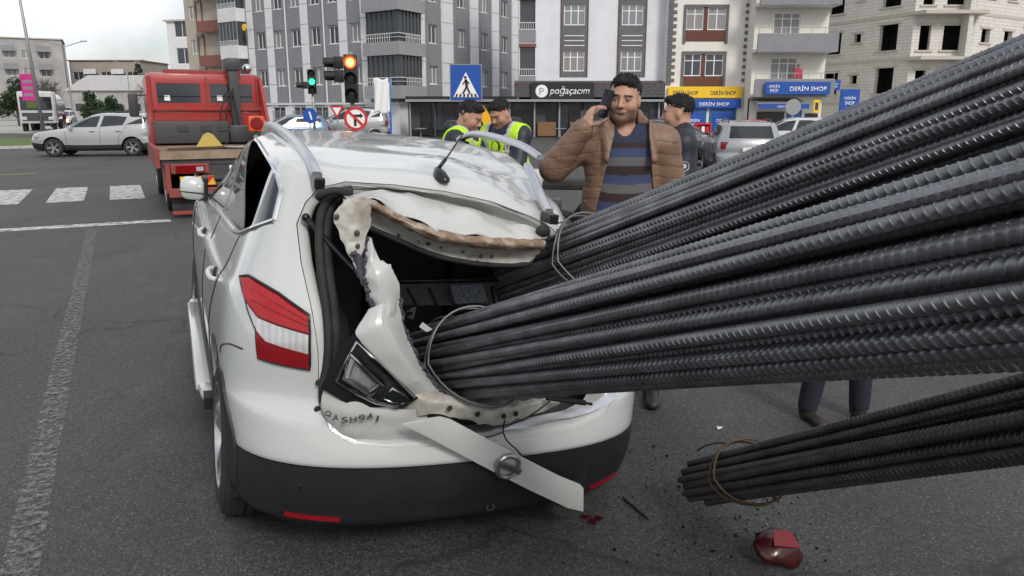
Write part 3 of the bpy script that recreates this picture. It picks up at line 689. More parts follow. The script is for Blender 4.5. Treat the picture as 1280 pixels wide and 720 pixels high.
RED=[(-.838,.513,1.083),(-.813,.461,1.099),(-.727,.315,1.07),(-.637,.225,1.019),(-.636,.202,.961),(-.73,.263,.976),(-.791,.324,.988),(-.828,.402,1.03)]
CLEAR=[(-.828,.402,1.026),(-.791,.324,.984),(-.73,.263,.972),(-.636,.201,.957),(-.637,.19,.892),(-.77,.279,.913),(-.799,.316,.943)]
LOWR=[(-.799,.315,.938),(-.77,.278,.908),(-.635,.188,.887),(-.633,.185,.835),(-.729,.238,.84),(-.791,.291,.845)]
for sx in (-1,):            # chrome window surround
    pts = [on_side(y, z, sx, .004) for y, z in DLO+DLO[:1]]
    MB().tube([p for a_, b_ in zip(pts, pts[1:]) for p in (a_, a_.lerp(b_, .33), a_.lerp(b_, .66))]+[pts[-1]], .010, 6).build('window_surround', 'chrome', CAR, smooth=50)
tl = corner_prism(lamp_poly(RED), 'tail_light', 'red_lens', CAR, .012, -.01)
corner_prism(lamp_poly(CLEAR), 'clear_band', 'clear_lens', tl, .0115, -.01)
corner_prism(lamp_poly(LOWR), 'lower_band', 'dark_red_lens', tl, .012, -.01)
ol = [(p[0], p[1], p[2]) for p in RED[:5]+LOWR[2:]+[CLEAR[-1]]+[RED[7]]]
def surf_out(p):
    h = bvh.find_nearest(Vector(p)); n_ = h[1]
    if n_.dot(Vector((-.6, -.8, .1))) < 0: n_ = -n_
    return h[0]+n_*.008
MB().tube([surf_out(Vector(a).lerp(Vector(b), f)) for a, b in zip(ol, ol[1:]+ol[:1]) for f in (0, .33, .66)], .0052, 6, close=True).build('lamp_gasket', 'gloss_black', tl, smooth='all')
for a, b in ((RED[7], RED[6]), (RED[6], RED[5]), (RED[5], RED[4]), (LOWR[0], LOWR[1]), (LOWR[1], LOWR[2])):
    MB().tube([surf_out(Vector(a).lerp(Vector(b), f))+Vector((-.002, -.003, 0)) for f in (0, .5, 1)], .0034, 5).build('lens_divider', 'dark_red_lens', tl)
for q in (.35, .62):
    top_ = [Vector(RED[1]).lerp(Vector(RED[6]), q), Vector(RED[2]).lerp(Vector(RED[5]), q), Vector(RED[3]).lerp(Vector(RED[4]), q)]
    MB().tube([surf_out(a.lerp(b, f))+Vector((-.003, -.004, 0)) for a, b in zip(top_, top_[1:]) for f in (0, .5, 1)], .0022, 5).build('lens_line', 'dark_red_lens', tl)
# dark cabin lining, cut like the body
lin = shell(GW[15:], -.026, -.034, True).build('cabin_lining', 'trim', CAR)
boolean(lin, MB().prism(DLO, -1.2, -.45, 'x')); boolean(lin, MB().prism(DLO, .62, 1.2, 'x')); boolean(lin, MB().prism([(x*1.02, z) for x, z in GATE], -.3, .70, 'y')); shade(lin)
MB().box(-.80, .80, .24, 3.4, .36, .40).build('cabin_floor', 'trim', CAR)
MB().bbox(-.60, .60, .22, 1.05, .50, .545, .01).build('cargo_floor', 'carpet', CAR)
sb = MB()
for x0, x1 in ((-.62, -.22), (-.20, .20), (.22, .62)):
    sb.bbox(x0, x1, 1.12, 1.30, .50, 1.16, .05)
sb.build('rear_seat', 'trim', CAR, smooth=40)
for x in (-.42, 0, .42): MB().bbox(x-.12, x+.12, 1.20, 1.29, 1.15, 1.32, .04).build('headrest', 'trim', CAR, smooth=40)
for x in (-.38, .38):
    f = MB().bbox(x-.25, x+.25, 2.0, 2.15, .5, 1.14, .05).bbox(x-.25, x+.25, 2.1, 2.6, .45, .62, .05).build('front_seat', 'trim', CAR, smooth=40)
    MB().bbox(x-.12, x+.12, 2.02, 2.10, 1.16, 1.32, .035).build('headrest', 'trim', f, smooth=40)
MB().bbox(-.66, .66, 2.75, 3.1, .60, 1.0, .06).build('dashboard', 'trim', CAR, smooth=40)
for sx in (-1, 1):
    MB().bbox(min(sx*.42, sx*.72), max(sx*.42, sx*.72), .45, 1.10, .50, .93, .07).build('side_trim', 'trim', CAR, smooth=40)
# parcel shelf remains and a loose textured slab on it
def poly_plate(pts, th, name, m, parent, ydir=1):
    k = len(pts); a = [Vector(p) for p in pts]; n = (a[1]-a[0]).cross(a[2]-a[1]).normalized()
    if n.y*ydir < 0: n = -n
    mb = MB().add(a+[p+n*th for p in a], [tuple(range(k))[::-1], tuple(range(k, 2*k))]+[(i, (i+1) % k, (i+1) % k+k, i+k) for i in range(k)])
    return mb.build(name, m, parent)
D('shelf', (.075, .075, .08), .75, dirt=(.02, .02, .02), dscale=9, damt=.8)
D('speckle', (.16, .18, .22), .8, var=.8, vscale=160, bump=.6, bscale=200)
sh = poly_plate(SHELF, .05, 'parcel_shelf', 'shelf', CAR)
poly_plate(SLAB, .03, 'textured_slab', 'speckle', sh)
r0, r1 = Vector(SHELF[0]), Vector(SHELF[1])
MB().tube([r0+Vector((-.08, .0, .012)), r1+Vector((.1, 0, .012))], .012, 8).build('shelf_rod', 'gloss_black', sh, smooth='all')
for k in range(5):
    p = Vector(SHELF[0]).lerp(Vector(SHELF[1]), .12+.19*k); q = Vector(SHELF[3]).lerp(Vector(SHELF[2]), .16+.18*k)
    MB().beam(p+Vector((0, -.004, -.02)), q+Vector((0, -.004, .0)), .012, .008, (0, 1, 0)).build('shelf_rib', 'gloss_black', sh)
D('badge_bolt', (.12, .10, .09), .5, .6)
# tailgate: everything still hanging in the opening
TG = bpy.data.objects.new('tailgate', None); link(TG, CAR)
sheet(SKIN, 6, .012, 7.5, .003, 3, name='outer_skin', parent=TG, mat_='wreck_paint', smooth=13)
sheet(SEAM, 5, .004, 40, .004, 9, name='sealed_seam', parent=TG, mat_='sealant', smooth=60)
sheet(FLANGE, 6, .005, 16, .002, 12, name='inner_flange', parent=TG, mat_='primer', smooth=22, rough_edge=.002)
MB().tube(curve(FLANGE_EDGE, 5), .011, 7).build('rubber_edge', 'rubber', TG, smooth='all')
for p in HOLES:
    q = random.uniform(.5, 1.1); MB().lathe([(0, 0), (.008*q, 0), (.010*q, .004)], 10, 'y', at=(p[0], p[1]-.006, p[2]+random.uniform(-.008, .008))).build('bolt', random.choice(['rubber', 'badge_bolt']), TG)
sheet(PLATE, 6, .0042, 22, .002, 21, name='hinge_plate', parent=TG, mat_='primer', smooth=22, rough_edge=.002)
sheet(TONGUE, 6, .008, 26, .012, 31, name='torn_foam', parent=TG, mat_='foam', rough_edge=.012)
sheet(PILLAR, 5, .005, 13, .002, 41, name='window_pillar', parent=TG, mat_='wreck_paint', smooth=18, rough_edge=.007)
sheet(CORNER, 5, .005, 8, .002, 51, name='corner_panel', parent=TG, mat_='wreck_paint', smooth=13)
op = sheet(OUTER, 7, .006, 9, .003, 61, name='lower_panel', parent=TG, mat_='wreck_paint', smooth=13)
fr = sheet(FRAME, 7, .006, 14, .002, 71, name='inner_frame', parent=TG, mat_='primer', smooth=22, rough_edge=.003)
ed = [tuple(np.array(CORNER[i][2])+np.array((.004, -.002, 0))) for i in range(len(CORNER))]
eg = np.array(curve(ed, 8)); eg += (np.random.rand(*eg.shape)-.5)*.012
MB().tube([tuple(p) for p in eg], [.003+.006*random.random() for _ in eg], 6).build('torn_edge', 'foam', TG)
ep = np.array(curve([PILLAR[i][0] for i in range(5)], 8)); ep += (np.random.rand(*ep.shape)-.5)*.012
MB().tube([tuple(p) for p in ep], [.003+.007*random.random() for _ in ep], 6).build('torn_edge', 'foam', TG)
for p in FHOLES: MB().lathe([(0, 0), (.009, 0), (.011, .005)], 10, 'y', at=(p[0], p[1]-.004, p[2])).build('bolt', 'rubber', TG)
sheet([[tuple(np.array(a)*.5+np.array(b)*.5) for a, b in zip(SHARD, SHARD[1:]+SHARD[:1])], SHARD], 3, .002, 20, .004, 5, name='torn_shard', parent=TG, mat_='trim')
sheet([SHARD2[:2], [SHARD2[3], SHARD2[2]]], 3, .002, 20, .003, 5, name='torn_shard', parent=TG, mat_='wreck_paint')
hp = [tuple(on_rear(x, z, -.012)) for x, z in ((-.49, 1.452), (-.30, 1.455), (-.1, 1.443), (.1, 1.413), (.28, 1.36), (.40, 1.31))]
mids = [tuple(np.array(b)*.5+np.array(a)*.5+np.array((0, .05, -.012))) for a, b in zip(hp, SKIN[0])]
sheet([hp, mids, [(p[0], p[1]+.035, p[2]-.012) for p in SKIN[0]]], 5, .003, 9, .003, 91, name='roof_flange', parent=CAR, mat_='wreck_paint', smooth=30)
for p, r_ in ((PLATE[2][0], .012), (PLATE[3][1], .010), (PLATE[4][1], .008), (PLATE[5][1], .007)):
    MB().lathe([(0, -.004), (r_*.6, -.004), (r_, .0), (r_*1.1, .004)], 10, 'y', at=(p[0]+.012, p[1]-.012, p[2])).build('bolt', 'badge_bolt', TG)
# inner tail lamp on the torn corner: housing, chrome frames, lens cells
def inset(pts, k):
    c = sum((Vector(p) for p in pts), Vector())/len(pts); return [tuple(Vector(p).lerp(c, k)) for p in pts]
def fwd(pts, d): return [(p[0], p[1]-d, p[2]) for p in pts]
lh = poly_plate(LAMP, .05, 'inner_lamp', 'gloss_black', TG)
def loop(pts, r, m, name, sub=1):
    MB().tube(pts, r, 6, close=True).build(name, m, lh, smooth='all')
D('lamp_silver', (.20, .205, .215), .22, .8)
poly_plate(fwd(inset(LAMP, .10), .004), .003, 'reflector', 'lamp_silver', lh)
loop(fwd(inset(LAMP, .12), .008), .0085, 'chrome', 'chrome_frame')
loop(fwd(LAMP_C, .006), .0085, 'chrome', 'chrome_frame'); loop(fwd(inset(LAMP_C, .32), .008), .004, 'alu', 'chrome_frame')
loop(fwd(LAMP_D, .004), .004, 'chrome', 'chrome_frame')
mid = [tuple(Vector(a).lerp(Vector(b), .5)) for a, b in zip(fwd(inset(LAMP, .12), .008)[:3], (LAMP_C[0], LAMP_C[1], LAMP_D[0]))]
poly_plate(fwd(inset(LAMP_C, .1), .002), .003, 'lens_cell', 'clear_lens', lh); poly_plate(fwd(inset(LAMP_D, .1), .002), .003, 'lens_cell', 'dark_glass', lh)
mcv = mat('lamp_cover', (.95, .95, .95), .03, trans=1., ior=1.25); M['lamp_cover'] = mcv
poly_plate(fwd(inset(LAMP, .05), .02), .003, 'lens_cover', 'lamp_cover', lh)
# crumpled model name
D('badge_metal', (.30, .30, .31), .3, .9)
D('badge_chrome', (.22, .22, .225), .25, .9)
lt = bpy.data.objects.new('model_lettering', None); link(lt, TG)
for i, ch in enumerate('QASHQAI'):
    q = np.array(cr_rows(LETTER, 6)); p = q[int(i/6*(len(q)-1))]
    o = text(ch, lt, (p[0], p[1]-.012, p[2]), .021, .022 if ch != 'I' else .006, 'badge_chrome', name='letter')
    o.rotation_euler = (0, random.uniform(-.18, .18), 0)
# polished sill strip under the gate
sheet(SILL, 6, .004, 16, .003, 81, name='sill_strip', parent=CAR, mat_='alu')
# rubber weatherstrip round the opening, hose, gas struts
MB().tube(curve(SEAL, 6), .016, 8).build('weatherstrip', 'rubber', CAR, smooth='all')
MB().tube(curve([(p[0]+.028, p[1]+.03, p[2]) for p in SEAL[1:]], 6), .022, 8).build('weatherstrip', 'rubber', CAR, smooth='all')
MB().tube(curve(HOSE, 6), [.014]*3+[.017]*4+[.015]*18, 8).build('wiring_hose', 'rubber', CAR, smooth='all')
g = MB(); a, b_ = Vector(GROMMET[0]), Vector(GROMMET[1]); g.ball(a.lerp(b_, .5)+Vector((0, 0, .0)), .028, 8, (1.2, .8, .9)); g.build('grommet', 'rubber', CAR, smooth='all')
s0, s1, s2 = map(Vector, STRUT)
st = MB().tube([s0, s1], .0105, 8).tube([s1, s2], .0055, 8).ball(s0, .016, 8).build('gas_strut', 'gloss_black', CAR, smooth=40)
s0, s1, s2 = map(Vector, STRUT2)
MB().tube([s0, s1], .011, 8).tube([s1, s1.lerp(s2, .6)], .0115, 8).tube([s1.lerp(s2, .6), s2], .006, 8).build('gas_strut', 'gloss_black', CAR, smooth=40)
# jamb flange: white strip between the outer skin and the weatherstrip
jo = [(x, z) for x, z in GATE]
pts_o = []; pts_i = []
for x, z in jo+[jo[0]]:
    p = on_rear(x*.998, z, -.004); pts_o.append(tuple(p)); pts_i.append((p.x*.925, p.y+.10, p.z+(1.0-p.z)*.05))
JG = np.array([pts_o, [(a[0]*.942, a[1]+.012, a[2]+(1.0-a[2])*.035) for a in pts_o], pts_i])
jm = MB().grid(cr_rows(JG, 4)).build('opening_jamb', 'wreck_paint', CAR); md = jm.modifiers.new('s', 'SOLIDIFY'); md.thickness = .003; apply_mods(jm); shade(jm, 60)
# bumper details
for x in (-.655, .655): MB().lathe([(0, -.004), (.013, -.004), (.015, .002), (.017, .004)], 14, 'y', at=tuple(on_rear(x, .42 if x < 0 else .41))).build('parking_sensor', 'gloss_black', CAR)
for sx in (-1, 1):
    pts = [on_rear(sx*x, .290, .004) for x in (.52, .58, .64, .70)]
    mb = MB()
    for a, b_ in zip(pts, pts[1:]): mb.beam(a, b_, .012, .018)
    mb.build('reflector', 'dark_red_lens', CAR)
MB().lathe([(.012, -.006), (.017, -.006), (.017, .004)], 14, 'y', at=tuple(on_rear(.05, .29))).build('tow_eye_cover', 'badge_metal', CAR)
q = on_rear(.42, .36, .003); MB().bbox(q.x-.05, q.x+.05, q.y-.003, q.y+.03, .30, .44, .004).build('tow_cover', 'black_plastic', CAR)
for z in (.79, .69):
    q = Vector((-.606, .16, z)); MB().lathe([(0, -.005), (.010, -.005), (.013, .002)], 10, 'y', at=tuple(q)).build('rubber_buffer', 'rubber', CAR)
# antenna: foot and whip
an = MB(); G = []
for t_, w, h in ((-.055, .004, .004), (-.04, .022, .02), (-.01, .027, .034), (.02, .022, .040), (.045, .012, .036), (.055, .003, .02)):
    G.append([(w*math.cos(a), t_, h*max(-.3, math.sin(a))) for a in np.linspace(0, 2*math.pi, 12, endpoint=False)])
an = surf_mb(np.array(G), True, True).build('antenna', 'gloss_black', CAR, smooth=50); an.location = (-.104, .50, 1.492); an.rotation_euler = (R_(6), 0, R_(10))
MB().tube([(-.0, .03, .03), (.035, .04, .07)], .008, 7).tube([(.035, .04, .07), (.147, .12, .165)], .0035, 6).build('whip', 'gloss_black', an, smooth='all')
# fuel flap, wheels on the ground (the sprung body sags over them)
CI = CAR.matrix_world
def stand(x, y, r):
    """car-local wheel centre whose tyre touches the road"""
    q = CAR.rotation_quaternion; z = .33
    for _ in range(20):
        w = q @ Vector((x, y, z))+CAR.location; z -= (w.z-r)*.9
    return z
for x in (-1, 1):
    for y in (WHR[1], WHF[1]):
        wheel(CAR, (x*.785, y, stand(x*.785, y, .335)), .338, .215, x)
lt = MB().box(-.7, .7, .5, 4.0, .17, .20); lt.build('underbody', 'trim', CAR)
for sx in (-1, 1):
    MB().bbox(min(sx*.5, sx*.8), max(sx*.5, sx*.8), 3.98, 4.16, .72, .84, .03).build('headlight', 'clear_lens', CAR, smooth=40)
    for wy in (WHR[1], WHF[1]):
        MB().lathe([(.40, sx*.56), (.40, sx*.86)], 20, 'x', at=(0, wy, .37), a0=R_(-20), a1=R_(200)).lathe([(0, sx*.56), (.40, sx*.56)], 20, 'x', at=(0, wy, .37)).build('wheel_well', 'trim', CAR)
# ---------------------------------------------------------------- the torn-off trim strip with the badge
TR = thing('trim_strip', 'white tailgate trim strip with round badge dangling across the rear bumper', 'car trim')
TR.location = CAR.location; TR.rotation_mode = 'QUATERNION'; TR.rotation_quaternion = CAR.rotation_quaternion
c3 = [(p[0], p[1], p[2]) for p in TRIMO]
o = poly_plate(c3, .012, 'strip', 'wreck_paint', TR); bv = o.modifiers.new('b', 'BEVEL'); bv.width = .003; bv.segments = 2; bv.limit_method = 'ANGLE'; apply_mods(o); shade(o, 40)
bc = Vector(BADGE[0]); bd = bpy.data.objects.new('badge', None); link(bd, TR); bd.location = bc; bd.rotation_euler = (0, R_(26), 0)
MB().lathe([(.036, .0), (.036, -.010), (.044, -.013), (.051, -.008), (.051, .0)], 32, 'y').build('ring', 'badge_metal', bd, smooth=40)
MB().bbox(-.056, .056, -.018, .0, -.0115, .0115, .003).build('bar', 'badge_metal', bd, smooth=40)
D('badge_dark', (.03, .03, .03), .4)
text('NISSAN', bd, (0, -.0185, 0), .012, .088, 'badge_dark', depth=.001)
for c in CABLE: MB().tube(curve(c, 5), .0032, 6).build('cable', 'rubber', TR, smooth='all')

# ================================================================ PEOPLE (smooth-blended volumes meshed as one surface)
class SDF:
    def __init__(s, lo, hi, h):
        s.lo = np.array(lo, float); s.h = h; n = np.ceil((np.array(hi)-s.lo)/h).astype(int)+1
        s.ax = [s.lo[i]+h*np.arange(n[i]) for i in range(3)]; s.F = np.full(n, .25, np.float32); s.fr = None
    def frame(s, Rm=None, t=None): s.fr = None if Rm is None else (np.array(Rm), np.array(t, float)); return s
    def sub(s, lo, hi, m):
        if s.fr is not None:
            c = (np.array(lo)+np.array(hi))/2; r = np.linalg.norm((np.array(hi)-np.array(lo))/2); c = s.fr[0]@c+s.fr[1]; lo, hi = c-r, c+r
        sl = []
        for i in range(3):
            a = max(0, int((lo[i]-m-s.lo[i])/s.h)); b = min(len(s.ax[i]), int((hi[i]+m-s.lo[i])/s.h)+2)
            if b <= a: return None, None
            sl.append(slice(a, b))
        P = np.stack(np.meshgrid(s.ax[0][sl[0]], s.ax[1][sl[1]], s.ax[2][sl[2]], indexing='ij'), -1)
        if s.fr is not None: P = (P-s.fr[1])@s.fr[0]
        return tuple(sl), P
    def put(s, sl, d, k, cut=False):
        f = s.F[sl]; d = d.astype(np.float32)
        if cut:
            d = -d; h = np.clip(.5+.5*(d-f)/k, 0, 1) if k else (d > f).astype(np.float32); s.F[sl] = f*(1-h)+d*h+(k*h*(1-h) if k else 0)
        else:
            h = np.clip(.5+.5*(f-d)/k, 0, 1); s.F[sl] = f*(1-h)+d*h-k*h*(1-h)
        return s
    def cone(s, a, b, ra, rb, k=.02, sy=1., cut=False):
        a, b = np.array(a, float), np.array(b, float); r = max(ra, rb)
        sl, P = s.sub(np.minimum(a, b)-r, np.maximum(a, b)+r, k+.03)
        if sl is None: return s
        q = P-a; d = b-a; q2, d2 = q*np.array([1, 1/sy, 1]), d*np.array([1, 1/sy, 1])
        t = np.clip((q2@d2)/(d2@d2+1e-9), 0, 1); dist = np.linalg.norm(q2-t[..., None]*d2, axis=-1)-(ra+(rb-ra)*t)
        return s.put(sl, dist*(sy if sy < 1 else 1), k, cut)
    def ell(s, c, r, k=.01, cut=False):
        c, r = np.array(c, float), np.array(r, float); sl, P = s.sub(c-r, c+r, k+.03)
        if sl is None: return s
        q = P-c; k0 = np.linalg.norm(q/r, axis=-1); k1 = np.linalg.norm(q/r**2, axis=-1)
        return s.put(sl, k0*(k0-1)/(k1+1e-6), k, cut)
    def grid(s): return np.meshgrid(*s.ax, indexing='ij', sparse=True)
    def clip(s, fn):
        X, Y, Z = s.grid(); s.F = np.maximum(s.F, fn(X, Y, Z).astype(np.float32)); return s
    def mesh(s):
        F = s.F; S_ = F < 0; n = np.array(F.shape)
        C = [(i, j, k) for i in (0, 1) for j in (0, 1) for k in (0, 1)]
        cnt = sum(S_[i:n[0]-1+i, j:n[1]-1+j, k:n[2]-1+k].astype(np.int8) for i, j, k in C)
        mk = (cnt > 0) & (cnt < 8); I = np.argwhere(mk); idx = np.full(mk.shape, -1); idx[mk] = np.arange(len(I))
        V8 = np.stack([F[I[:, 0]+i, I[:, 1]+j, I[:, 2]+k] for i, j, k in C], 1); acc = np.zeros((len(I), 3)); num = np.zeros(len(I))
        for a in range(8):
            for b in range(a+1, 8):
                if sum(abs(C[a][q]-C[b][q]) for q in range(3)) != 1: continue
                va, vb = V8[:, a], V8[:, b]; x = (va < 0) != (vb < 0); t = np.where(x, va/(va-vb+1e-12), 0)
                acc += np.where(x[:, None], np.array(C[a])+t[:, None]*(np.array(C[b])-np.array(C[a])), 0); num += x
        V = s.lo+s.h*(I+acc/num[:, None]); fs = []
        for ax in range(3):
            u, w = (ax+1) % 3, (ax+2) % 3
            A = [slice(None)]*3; B = [slice(None)]*3; A[ax] = slice(0, -1); B[ax] = slice(1, None)
            E = np.argwhere(S_[tuple(A)] != S_[tuple(B)]); E = E[(E[:, u] > 0) & (E[:, w] > 0) & (E[:, u] < n[u]-1) & (E[:, w] < n[w]-1)]
            if not len(E): continue
            inside = S_[E[:, 0], E[:, 1], E[:, 2]]; q = []
            for du, dw in ((-1, -1), (0, -1), (0, 0), (-1, 0)):
                c = E.copy(); c[:, u] += du; c[:, w] += dw; q.append(idx[c[:, 0], c[:, 1], c[:, 2]])
            q = np.stack(q, 1); q = np.where(inside[:, None], q, q[:, ::-1]); fs.append(q[(q >= 0).all(1)])
        return V, np.concatenate(fs)
def sdf_obj(s, name, m, parent, col=None):
    V, Fc = s.mesh(); me = bpy.data.meshes.new(name); me.from_pydata(V.tolist(), [], Fc.tolist())
    me.polygons.foreach_set('use_smooth', [True]*len(me.polygons)); me.materials.append(M[m])
    if col is not None:
        c = np.ones((len(V), 4)); c[:, :3] = col(V); a = me.color_attributes.new('Col', 'FLOAT_COLOR', 'POINT'); a.data.foreach_set('color', c.ravel())
    return link(bpy.data.objects.new(name, me), parent)
D('skin', (.5, .3, .22), .48, attr='Col', var=.12, vscale=30, spec=.4)
D('hair', (.012, .011, .011), .6, bump=.9, bscale=180)
D('cloth', (.5, .5, .5), .85, attr='Col', bump=.25, bscale=160)
D('nylon', (.5, .5, .5), .5, attr='Col', bump=.2, bscale=60)
D('hivis', (.5, .5, .5), .55, attr='Col', bump=.1, bscale=90)
D('shoe', (.035, .028, .025), .5)
D('phone_glass', (.012, .013, .02), .1)
def rotm(rx=0, ry=0, rz=0): return np.array(Euler((R_(rx), R_(ry), R_(rz)), 'XYZ').to_matrix())
def head_sdf(s, Rm, t, k=1.):
    s.frame(Rm*1.0, t)
    s.ell((0, .012, .035), (.079, .094, .086), .01).ell((0, -.03, -.025), (.069, .062, .082), .03)
    s.ell((0, -.030, -.082), (.063, .058, .042), .03).ell((0, -.068, -.104), (.030, .026, .022), .03)
    for q in (-1, 1):
        s.ell((q*.043, -.058, -.036), (.026, .026, .026), .03).ell((q*.050, -.005, -.078), (.016, .035, .03), .03)
        s.ell((q*.078, .006, -.014), (.010, .020, .032), .008)
    s.ell((0, -.082, .016), (.050, .016, .012), .018)
    for q in (-1, 1):
        s.ell((q*.032, -.103, -.006), (.017, .016, .011), .012, True)
        s.ell((q*.032, -.080, -.007), (.014, .0145, .012), .003)
    s.cone((0, -.090, .004), (0, -.113, -.036), .008, .0125, .012)
    for q in (-1, 1): s.ell((q*.0125, -.102, -.040), (.0085, .010, .008), .008)
    s.ell((0, -.091, -.066), (.029, .011, .0085), .008).ell((0, -.107, -.0672), (.026, .010, .002), .003, True)
    s.ell((0, -.090, -.083), (.02, .008, .006), .01, True)
    s.cone((0, .022, -.06), (0, .040, -.19), .060, .068, .03)
    s.frame()
SKIN = np.array((.48, .27, .19))
def head_cols(Rm, t, stub=.7, skin=SKIN):
    def f(V):
        L = (V-np.array(t))@Rm; x, y, z = L[:, 0], L[:, 1], L[:, 2]; ax = np.abs(x); c = np.tile(skin, (len(V), 1))
        near = (np.abs(z) < .16) & (ax < .12)
        w = near*stub*smoothstep(-.036, -.060, z)*smoothstep(.03, -.01, y)*smoothstep(-.135, -.115, z)
        w = np.maximum(w, near*.25*stub*smoothstep(-.05, -.07, z)*smoothstep(.05, .02, y))
        w *= 1-.8*np.exp(-((z+.0665)/.010)**2)*(ax < .03)
        c = c*(1-w[:, None])+np.array((.09, .065, .058))*w[:, None]
        lip = near & (ax < .025) & (np.abs(z+.067) < .011) & (y < -.08); c[lip] = (.35, .185, .145)
        ck = near*(.18*np.exp(-((ax-.045)**2+(z+.035)**2)/.0007))*(y < -.03); c = c*(1-ck[:, None])+np.array((.55, .22, .16))*ck[:, None]
        br = near & (ax > .012) & (ax < .054) & (y < -.055) & (np.abs(z-.0135-.003*np.sin((ax-.012)/.042*3.1)) < .0050); c[br] = (.02, .016, .014)
        ey = near & (np.hypot(ax-.032, z+.007) < .0125) & (np.abs(z+.007) < .0065) & (y < -.082); c[ey] = (.27, .23, .21)
        ir = near & (np.hypot(ax-.032, z+.007) < .0062) & (y < -.084); c[ir] = (.02, .013, .01)
        sh = near & (ax > .018) & (ax < .048) & (np.abs(z+.0005) < .0025) & (y < -.075); c[sh] = (.05, .03, .025)
        return c
    return f
def hair_obj(Rm, t, h, parent, fade=.0, lo=None):
    s = SDF(np.array(t)-.17, np.array(t)+.17, h); s.frame(Rm, t)
    s.ell((0, .016, .042), (.0797, .0975, .0860), .01).ell((0, -.045, .088), (.058, .048, .028), .02)
    s.ell((0, -.105, .002), (.078, .058, .075), .010, True)                      # the face
    for q in (-1, 1): s.ell((q*.085, -.03, -.06), (.035, .055, .075), .008, True); s.ell((q*.092, .008, -.02), (.022, .028, .042), .004, True)
    s.ell((0, .09, -.125), (.12, .09, .085), .01, True)
    s.ell((0, -.02, -.11), (.1, .12, .08), .01, True); s.frame()
    X, Y, Z = s.grid(); P = np.stack(np.broadcast_arrays(X, Y, Z), -1); s.F += (.0045*vnoise(P*75, 3)+.003*vnoise(P*150, 4)).astype(np.float32)
    V, Fc = s.mesh(); mb = MB(); mb.v = [tuple(p) for p in V]; mb.f = Fc.tolist(); rng = np.random.RandomState(3)
    c0 = np.array(t)+Rm@np.array((0, .03, .0)); pick = rng.choice(len(V), min(len(V), 1500), replace=False)
    for i in pick:                       # short tufts break up the outline
        d = V[i]-c0; d /= np.linalg.norm(d); g = d*.8+Rm@np.array((0, .25, .25))+rng.normal(0, .35, 3); g /= np.linalg.norm(g); q = np.cross(d, rng.normal(size=3)); q /= np.linalg.norm(q)+1e-6
        L_ = rng.uniform(.005, .013); mb.add([V[i]-q*.003-d*.003, V[i]+q*.003-d*.003, V[i]+g*L_], [(0, 1, 2)])
    o = mb.build('hair', 'hair', parent, fix=False); o.data.polygons.foreach_set('use_smooth', [True]*len(o.data.polygons)); return o
def hand_sdf(s, Rm, t, curl=(30, 35, 25), side=1, spread=1., thumb=(.75, .6, -.35)):
    """hand frame: x towards the thumb, y along the fingers, -z out of the palm"""
    s.frame(Rm@np.diag([side, 1, 1]), t)
    s.ell((.0, .045, 0), (.043, .052, .017), .01).cone((0, -.03, 0), (0, .02, 0), .025, .026, .02, .8)
    for x, L_, r in ((.030, .074, .0095), (.010, .082, .0097), (-.011, .076, .0093), (-.030, .058, .0085)):
        p = np.array((x, .082, 0.)); a = 0.
        for q, seg in enumerate((.46, .30, .24)):
            a += R_(curl[q]); d = np.array((x*.9*spread*(1 if q == 0 else .3), math.cos(a), -math.sin(a))); d /= np.linalg.norm(d)
            e = p+d*L_*seg*1.05; s.cone(p, e, r*(1-.08*q), r*(.95-.1*q), .003); p = e
    p = np.array((.030, .022, -.004)); d = np.array(thumb, float); d /= np.linalg.norm(d)
    for q, (L_, r) in enumerate(((.045, .0135), (.033, .011), (.026, .0098))):
        e = p+d*L_; s.cone(p, e, r, r*.9, .006); p = e; d = d+np.array((-.25, .25, -.12)); d /= np.linalg.norm(d)
    s.frame()
def body_prims(s, P, o=0., arms=True, legs=True, torso=True):
    b = P.get('build', 1.)
    if torso:
        s.cone(P['ch'], P['wa'], .168*b+o, .160*b+o, .05, .66).cone(P['wa'], P['hp'], .160*b+o, .165*b+o, .05, .70)
        s.cone(P['sl'], P['sr'], .062+o, .062+o, .05)
        nb = np.array(P['nk']); 
        for q in ('sl', 'sr'): s.cone(nb, np.array(P[q])*.75+nb*.25, .055+o*.8, .05+o*.8, .04)
    if arms:
        for q in 'lr':
            s.cone(P['s'+q], P['e'+q], .056*b+o, .046*b+o, .03).cone(P['e'+q], P['w'+q], .045*b+o, .031+o*.8, .02)
    if legs:
        for q in 'lr':
            s.cone(P['h'+q], P['k'+q], .088*b+o, .060*b+o, .04).cone(P['k'+q], P['a'+q], .057*b+o, .042+o, .02)
POSE = dict(ch=(0, 0, 1.36), wa=(0, 0, 1.10), hp=(0, 0, .96), nk=(0, .02, 1.50), sl=(.195, 0, 1.46), sr=(-.195, 0, 1.46), el=(.25, .01, 1.17), wl=(.25, -.05, .92),
            er=(-.25, .01, 1.17), wr=(-.25, -.05, .92), hl=(.095, 0, .93), hr=(-.095, 0, .93), kl=(.11, -.02, .50), kr=(-.11, -.02, .50), al=(.12, .02, .09), ar=(-.12, .02, .09),
            head=(0, -.015, 1.665), hrot=(0, 0, 0))
def shoes(P, parent, rot=0):
    for q in 'lr':
        a = np.array(P['a'+q]); s = SDF(a-(.09, .22, .12), a+(.09, .1, .06), .007)
        s.cone(a+(0, .03, -.05), a+(0, -.13, -.062), .036, .034, .02).cone(a+(0, .01, .0), a+(0, 0, -.05), .045, .045, .03).ell(a+(0, -.15, -.06), (.042, .05, .03), .02)
        s.clip(lambda X, Y, Z: (a[2]-.088)-Z+0*X+0*Y)
        sdf_obj(s, 'shoe', 'shoe', parent)
